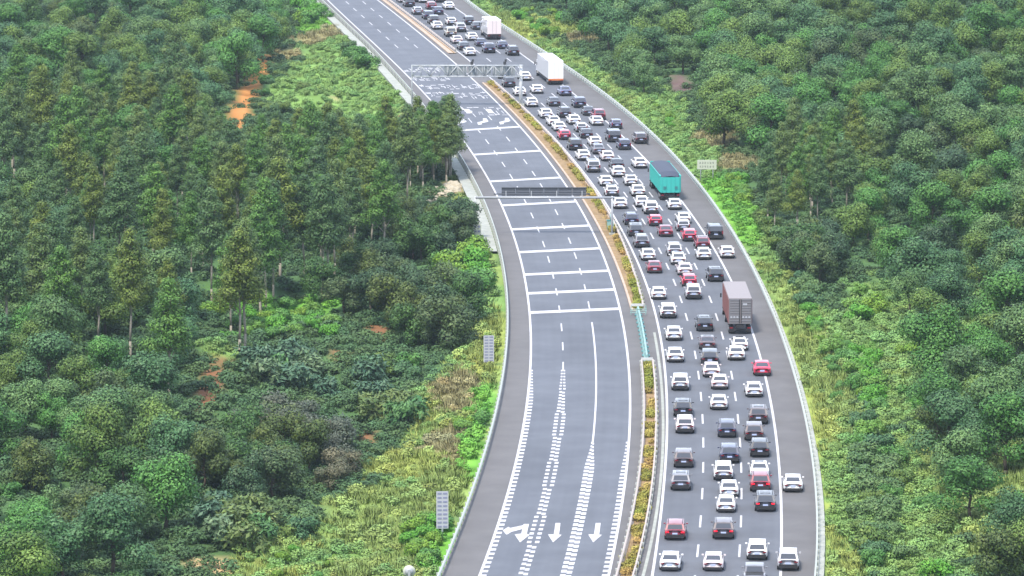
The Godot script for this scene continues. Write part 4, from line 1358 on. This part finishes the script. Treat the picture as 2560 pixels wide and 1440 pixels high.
const HEIGHTS := {"eucalyptus": 14.0, "broadleaf": 7.2, "leafy": 8.3, "dense": 6.0, "shrub": 2.4, "bright": 2.2, "bigleaf": 3.8, "dry": 4.2}
const WIDTHS := {"eucalyptus": 2.3, "broadleaf": 3.2, "leafy": 3.7, "dense": 2.5, "shrub": 1.7, "bright": 1.6, "bigleaf": 2.4, "dry": 2.6}
const WORDS := {"eucalyptus": ["slender bare-trunked tree", "tree"], "broadleaf": ["rounded broadleaf tree", "tree"], "leafy": ["broad full-crowned tree", "tree"], "dense": ["dense dark tree", "tree"],
	"shrub": ["leafy shrub", "shrub"], "bright": ["bright bushy shrub", "shrub"], "bigleaf": ["big-leaved shrub", "shrub"], "dry": ["brownish seeding shrub", "shrub"]}
var PROTO := {}
var counts := {}
var stood := []

func blocked(p: Vector3, h: float, w: float) -> bool:
	# keep the bare banks that the photo shows free of plants, also of those right in front of them
	var a := pix(p)
	var b := pix(p + Vector3(0, h, 0))
	var s := a.x - pix(p - Vector3(w, 0, 0)).x
	for q in PATCH:
		if not soil(q[3]) and (q[3] != "tan" or h > 8.0): continue
		if absf(a.x - q[4].x) < q[5].x * 0.8 + s and a.y > q[4].y - q[5].y * 0.5 and b.y < q[4].y + q[5].y * 0.7: return true
	return false

func plant(kind: String, p: Vector3, sc: float, place: String, force := false) -> bool:
	if p.x > X("L0", p.z) - 1.0 - WIDTHS[kind] * sc * 0.62 and p.x < X("G", p.z) + 3.6 + WIDTHS[kind] * sc * 0.62: return false
	if not force and blocked(p, HEIGHTS[kind] * sc, WIDTHS[kind] * sc): return false
	if counts.get(kind, 0) >= 298: return false
	counts[kind] = counts.get(kind, 0) + 1
	var v := rng.randi() % 4
	var key := "%s%d" % [kind, v]
	var tint := rng.randi() % 4
	if not PROTO.has(key): PROTO[key] = tree_kind(kind, v + 1)
	var look: String = ("small " if sc < 0.84 else "large " if sc > 1.08 else "") + ["", "bluish ", "yellowish ", "fresh green "][tint] + (WORDS[kind][0] as String)
	var t := thing({"eucalyptus": "eucalyptus_tree", "broadleaf": "broadleaf_tree", "leafy": "full_crowned_tree", "dense": "dark_tree"}.get(kind, kind + "_shrub" if kind != "shrub" else "shrub"), look + " " + place, WORDS[kind][1], p, rng.randf() * TAU, WORDS[kind][1] + "s " + place)
	t.scale = Vector3(sc * rng.randf_range(0.9, 1.12), sc * rng.randf_range(0.9, 1.1), sc * rng.randf_range(0.9, 1.12))
	for e in PROTO[key]: part(e[0], e[1], M["leaf%d" % tint] if e[2] == "leaf" else M[e[2]], t)
	return true

func place_of(p: Vector3) -> String:
	var l := p.x < X("L0", p.z)
	var d := -p.z
	if l:
		if d < 500.0: return "at the near left foot of the hill"
		if d < 560.0: return "left of the round sign and pale sign boards"
		if d < 640.0: return "left of the turquoise barrier"
		if d < 730.0: return "left of the dark gantry"
		if d < 830.0: return "beyond the grove left of the cross bars"
		return "on the far left hill by the white gantry"
	if d < 520.0: return "right of the nearest jammed cars"
	if d < 600.0: return "right of the ribbed lorry"
	if d < 700.0: return "on the right bank by the hard shoulder"
	if d < 790.0: return "right of the white information board"
	if d < 880.0: return "in the wood right of the turquoise lorry"
	return "in the far wood right of the white lorries"

func scatter(kind: String, px: float, py: float, rx: float, ry: float, n: int, s0: float, s1: float, gap: float) -> void:
	var tries := 0
	var made := 0
	while made < n and tries < n * 14:
		tries += 1
		var u := Vector2(rng.randf_range(-1, 1), rng.randf_range(-1, 1))
		if u.length() > 1.0: continue
		var p := gt(px + u.x * rx, py + u.y * ry)
		var ok := true
		for q in stood:
			if absf(q.x - p.x) < gap and absf(q.z - p.z) < gap * 1.6:
				ok = false
				break
		if not ok: continue
		p.y = height(p.x, p.z)
		if plant(kind, p, rng.randf_range(s0, s1), place_of(p)):
			stood.append(p)
			made += 1

func vegetation() -> void:
	for i in 4:
		var m := mat([Color(0.97, 0.97, 0.97), Color(0.82, 0.9, 0.97), Color(1.0, 0.96, 0.78), Color(0.86, 1.0, 0.82)][i], 0.55, 0.0, 0.35)
		m.vertex_color_use_as_albedo = true
		m.backlight_enabled = true
		m.backlight = Color(0.3, 0.36, 0.18)
		m.cull_mode = BaseMaterial3D.CULL_DISABLED
		M["leaf%d" % i] = m
	# left: groves and named clumps
	for e in [[600, 892, 1.18], [612, 880, 1.1], [578, 850, 1.0], [652, 788, 1.12], [664, 770, 1.1], [684, 752, 1.05], [640, 742, 1.05], [700, 700, 1.1], [806, 742, 1.05], [820, 736, 1.1], [836, 700, 1.05], [760, 690, 1.0], [960, 668, 1.0], [930, 640, 0.95], [880, 660, 0.95], [560, 700, 1.0], [530, 760, 1.0]]:
		var p := gt(e[0], e[1])
		p.y = height(p.x, p.z)
		plant("eucalyptus", p, e[2], "in the front grove", true)
		stood.append(p)
	scatter("eucalyptus", 900, 470, 215, 16, 34, 0.70, 0.84, 2.0)
	scatter("eucalyptus", 1085, 455, 66, 28, 15, 0.70, 0.84, 1.6)
	scatter("eucalyptus", 1118, 432, 34, 22, 9, 0.66, 0.8, 1.2)
	scatter("dense", 1070, 425, 60, 22, 7, 0.8, 1.0, 1.6)
	scatter("eucalyptus", 600, 470, 110, 40, 14, 0.75, 0.95, 2.2)
	scatter("eucalyptus", 740, 560, 260, 44, 34, 0.8, 1.0, 2.3)
	scatter("dense", 1040, 600, 130, 60, 12, 0.9, 1.2, 2.6)
	scatter("dense", 1060, 830, 110, 60, 12, 0.9, 1.3, 2.6)
	scatter("bright", 1165, 700, 60, 50, 10, 1.2, 1.9, 1.7)
	scatter("dense", 900, 740, 110, 60, 9, 0.8, 1.1, 2.8)
	scatter("bright", 740, 810, 120, 40, 16, 0.7, 1.1, 1.8)
	scatter("bright", 590, 800, 80, 60, 10, 0.8, 1.1, 1.8)
	scatter("bigleaf", 780, 960, 150, 40, 14, 0.8, 1.2, 2.4)
	scatter("shrub", 950, 930, 90, 30, 9, 0.9, 1.3, 1.9)
	scatter("dry", 730, 1110, 110, 40, 9, 0.9, 1.2, 2.6)
	scatter("bigleaf", 990, 1050, 90, 34, 12, 0.7, 1.0, 2.0)
	scatter("dense", 640, 1200, 150, 70, 14, 0.8, 1.15, 2.4)
	scatter("dry", 820, 1170, 90, 50, 7, 0.8, 1.0, 2.4)
	scatter("bigleaf", 600, 1330, 110, 60, 12, 0.7, 1.05, 2.2)
	scatter("shrub", 690, 1335, 90, 36, 7, 0.8, 1.1, 1.8)
	scatter("bright", 1190, 1090, 30, 120, 20, 0.5, 0.9, 1.1)
	scatter("bright", 1090, 1370, 60, 60, 12, 0.6, 1.0, 1.2)
	scatter("bright", 730, 1420, 120, 40, 7, 0.4, 0.65, 1.5)
	scatter("shrub", 930, 140, 80, 40, 14, 1.0, 1.7, 2.4)
	scatter("shrub", 700, 240, 70, 60, 6, 0.7, 1.2, 2.6)
	scatter("bright", 900, 300, 150, 50, 14, 0.6, 1.0, 2.4)
	scatter("bright", 800, 30, 50, 40, 8, 1.2, 1.8, 2.6)
	scatter("broadleaf", 590, 150, 110, 130, 42, 0.85, 1.25, 3.4)
	scatter("broadleaf", 540, 330, 60, 70, 8, 0.7, 1.0, 3.0)
	# right: wood, taller pale trees, roadside shrubs
	scatter("broadleaf", 1760, 170, 280, 150, 60, 0.8, 1.3, 3.6)
	scatter("broadleaf", 1900, 330, 160, 60, 18, 0.9, 1.25, 3.4)
	scatter("dense", 1840, 360, 90, 40, 10, 0.9, 1.3, 2.8)
	scatter("eucalyptus", 1975, 545, 85, 60, 12, 0.62, 0.85, 2.4)
	scatter("eucalyptus", 2080, 480, 120, 80, 14, 0.65, 0.9, 2.6)
	scatter("dense", 2030, 690, 50, 40, 8, 0.8, 1.2, 2.4)
	scatter("shrub", 1900, 610, 60, 60, 16, 0.8, 1.4, 1.8)
	scatter("bright", 1830, 500, 40, 60, 12, 0.7, 1.1, 1.6)
	scatter("shrub", 1980, 760, 60, 50, 12, 0.9, 1.5, 1.9)
	scatter("bright", 2010, 860, 40, 80, 12, 0.5, 0.9, 1.5)
	scatter("bright", 2120, 1000, 90, 160, 26, 0.6, 1.1, 1.7)
	scatter("shrub", 2160, 1250, 100, 180, 22, 0.7, 1.2, 1.9)
	scatter("bright", 1640, 300, 60, 40, 6, 0.4, 0.7, 1.7)
	scatter("bright", 1400, 60, 130, 40, 14, 0.6, 1.2, 2.4)
	# the woods that go on beyond, both sides
	var z := -450.0
	while z > -1105.0:
		var row := 9.0 if z > -600.0 else 11.0
		var half := -z * 1290.0 / FOCAL * 1.0 + 12.0
		var x := -half
		while x < half:
			var p := Vector3(x + rng.randf_range(-1.6, 1.6), 0, z + rng.randf_range(-4.5, 4.5))
			x += 4.6
			var l := X("L0", p.z) - p.x
			var r := p.x - X("G", p.z)
			if maxf(l, r) < 5.0: continue
			var q := pix(Vector3(p.x, height(p.x, p.z), p.z))
			if q.x > 520 and q.x < 1290 and l > 0.0 and (q.y > 640.0 or q.y < 420.0): continue      # laid out above
			if q.x > 1180 and q.x < 2064 and r > 0.0 and r < (10.0 if q.y < 500.0 else 14.0): continue
			if q.x < 2064 and q.y > 640.0 and r > 0.0: continue
			if q.y > 760.0 and r > 0.0 and rng.randf() < 0.2: continue
			var ok := true
			for w in stood:
				if absf(w.x - p.x) < 2.6 and absf(w.z - p.z) < 5.0:
					ok = false
					break
			if not ok: continue
			p.y = height(p.x, p.z)
			var f := n2.get_noise_2d(p.x * 1.5 + 50.0, p.z * 1.5)
			var kind := "broadleaf" if f > -0.12 else "dense"
			if f > 0.28 and l > 0.0: kind = "eucalyptus"
			if f < -0.34: kind = "shrub"
			if f > 0.02 and (r > 0.0 or q.x < 420.0): kind = "leafy"
			if l > 0.0 and q.y > 300.0 and q.y < 900.0 and n1.get_noise_2d(p.x + 9.0, p.z) > -0.05: kind = "eucalyptus"
			if l < 0.0 and p.z > -660.0 and (r < 13.0 or f < -0.22): kind = "shrub" if f > 0.0 else "bright"
			if plant(kind, p, rng.randf_range(0.75, 1.15), place_of(p)): stood.append(p)
		z -= row
	undergrowth()
	print(counts, " ", stood.size())

func tuft(n: int, len: float, wid: float, spread: float, lean: float, sd: int) -> ArrayMesh:
	var r := RandomNumberGenerator.new()
	r.seed = sd
	var v := PackedVector3Array()
	var nn := PackedVector3Array()
	var c := PackedColorArray()
	for i in n:
		var a := r.randf() * TAU
		var p := Vector3(cos(a), 0, sin(a)) * spread * sqrt(r.randf())
		var d := (Vector3(0, 1, 0) + Vector3(cos(a), 0, sin(a)) * lean * r.randf_range(0.3, 1.3) + Vector3(r.randfn(), 0, r.randfn()) * 0.2).normalized()
		var j := r.randf_range(0.7, 1.25)
		leaf(v, nn, c, p - Vector3(0, 0.1, 0), d, Vector3(r.randfn(), 0.4, r.randfn()).normalized(), len * r.randf_range(0.6, 1.2), wid, Color(j, j, j), (Vector3(0, 1, 0) + Vector3(r.randfn(), 0, r.randfn()) * 0.35).normalized())
	return commit(v, nn, c)

func clump(sd: int) -> ArrayMesh:
	var r := RandomNumberGenerator.new()
	r.seed = sd
	var lobes := []
	for i in 4: lobes.append([Vector3(r.randf_range(-0.4, 0.4), r.randf_range(0.15, 0.5), r.randf_range(-0.4, 0.4)), Vector3(0.5, 0.4, 0.5)])
	return foliage(lobes, 260, 0.21, [0.75, 0.75, 0.75], [1.2, 1.2, 1.2], 0.0, sd)

func undergrowth() -> void:
	var m := mat(Color.WHITE, 0.65, 0.0, 0.3)
	m.vertex_color_use_as_albedo = true
	m.cull_mode = BaseMaterial3D.CULL_DISABLED
	var sets := [[tuft(26, 0.65, 0.03, 0.55, 0.7, 5), "grass", "grass growing on the banks on both sides of the expressway", [], []], [tuft(26, 0.95, 0.028, 0.6, 0.6, 6), "tall_grass", "taller pale grass in seed on the banks", [], []],
		[clump(11), "ground_cover", "low leafy ground cover on the slopes", [], []], [clump(12), "undergrowth", "low dark undergrowth between the trees", [], []]]
	var z := -448.0
	while z > -1100.0:
		var half := -z * 1290.0 / FOCAL + 20.0
		var step := 0.8 if z > -620.0 else 1.1
		var x := -half
		while x < half:
			x += step
			var p := Vector3(x + rng.randf_range(-0.5, 0.5) * step, 0, z + rng.randf_range(-0.9, 0.9))
			var l := X("L0", p.z) - p.x
			var r := p.x - X("G", p.z)
			if maxf(l, r) < 1.3: continue
			if l > 0.0 and l < 2.1 and p.z < -668.0: continue
			p.y = height(p.x, p.z)
			var k := cover(p.x, p.z)
			if soil(k[0]) and k[1] > 0.35 and rng.randf() < (0.97 if k[0] == "sand" else 0.8): continue
			var t = TINT[k[0] if k[1] > 0.3 and not soil(k[0]) else ""]
			var s := 3
			match k[0]:
				"lime", "bright": s = 2 if rng.randf() < 0.6 else 0
				"yellow", "olive": s = 0 if rng.randf() < 0.6 else 1 if rng.randf() < 0.5 else 2
				"tan": s = 1 if rng.randf() < 0.3 else 0 if rng.randf() < 0.75 else 2
			if k[1] <= 0.3: s = 3 if rng.randf() < 0.8 else 2
			if s == 3 and rng.randf() < 0.45: continue
			if s < 2:
				for i in 4:
					var e := p + Vector3(rng.randf_range(-0.6, 0.6), 0, rng.randf_range(-1.2, 1.2))
					if minf(absf(e.x - X("L0", e.z)), absf(e.x - X("G", e.z))) < 1.2: continue
					e.y = height(e.x, e.z)
					var gg := rng.randf_range(0.8, 1.35)
					sets[s][3].append(Transform3D(Basis(Vector3.UP, rng.randf() * TAU).scaled(Vector3.ONE * rng.randf_range(0.6, 1.15)), e))
					sets[s][4].append(Color(t[0] * gg, t[1] * gg, t[2] * gg))
			var g := rng.randf_range(0.8, 1.35)
			var w := n3.get_noise_2d(p.x * 0.6, p.z * 0.6)
			sets[s][3].append(Transform3D(Basis(Vector3.UP, rng.randf() * TAU).scaled(Vector3.ONE * rng.randf_range(0.7, 1.3) * (1.25 if s == 3 else 1.0)), p))
			sets[s][4].append(Color(t[0] * g * (1.0 + 0.25 * w), t[1] * g, t[2] * g * (1.0 - 0.2 * w)))
		z -= 2.0 if z > -620.0 else 2.8
	# the planting in the median
	for d in MEDIANS:
		z = maxf(d[1], -1100.0)
		while z < d[0] - 0.6 and z < -448.0:
			z += 0.45
			var a := X("MM", z) + 0.2 if z < -620.0 else X("M0", z) + 0.45
			var b := X("M1", z) - 0.4
			if b <= a: continue
			var dense := n3.get_noise_2d(z * 0.35, 9.0)
			if z < -590.0 and z > -600.0 or z > -577.0 and z < -560.0 or z < -616.0 and z > -640.0: dense += 0.8
			if dense < 0.04 and rng.randf() < 0.85: continue
			var p := Vector3(lerpf(a, b, rng.randf()), 0.08, z)
			var dry := clampf(0.5 - dense, 0.0, 1.0)
			var s := 2 if rng.randf() < 0.7 else 1
			sets[s][3].append(Transform3D(Basis(Vector3.UP, rng.randf() * TAU).scaled(Vector3.ONE * rng.randf_range(0.5, 0.95)), p))
			sets[s][4].append(Color(lerpf(0.22, 0.42, dry), lerpf(0.25, 0.27, dry), lerpf(0.04, 0.09, dry)) * rng.randf_range(0.7, 1.25))
	for e in sets:
		var mm := MultiMesh.new()
		mm.transform_format = MultiMesh.TRANSFORM_3D
		mm.use_colors = true
		mm.mesh = e[0]
		mm.instance_count = e[3].size()
		for i in e[3].size():
			mm.set_instance_transform(i, e[3][i])
			mm.set_instance_color(i, e[4][i])
		var o := MultiMeshInstance3D.new()
		o.name = e[1]
		o.multimesh = mm
		o.material_override = m
		add_child(o)
		tag(o, e[2], "plants" if e[1] != "grass" else "grass", "", "stuff")
		print(e[1], " ", e[3].size())
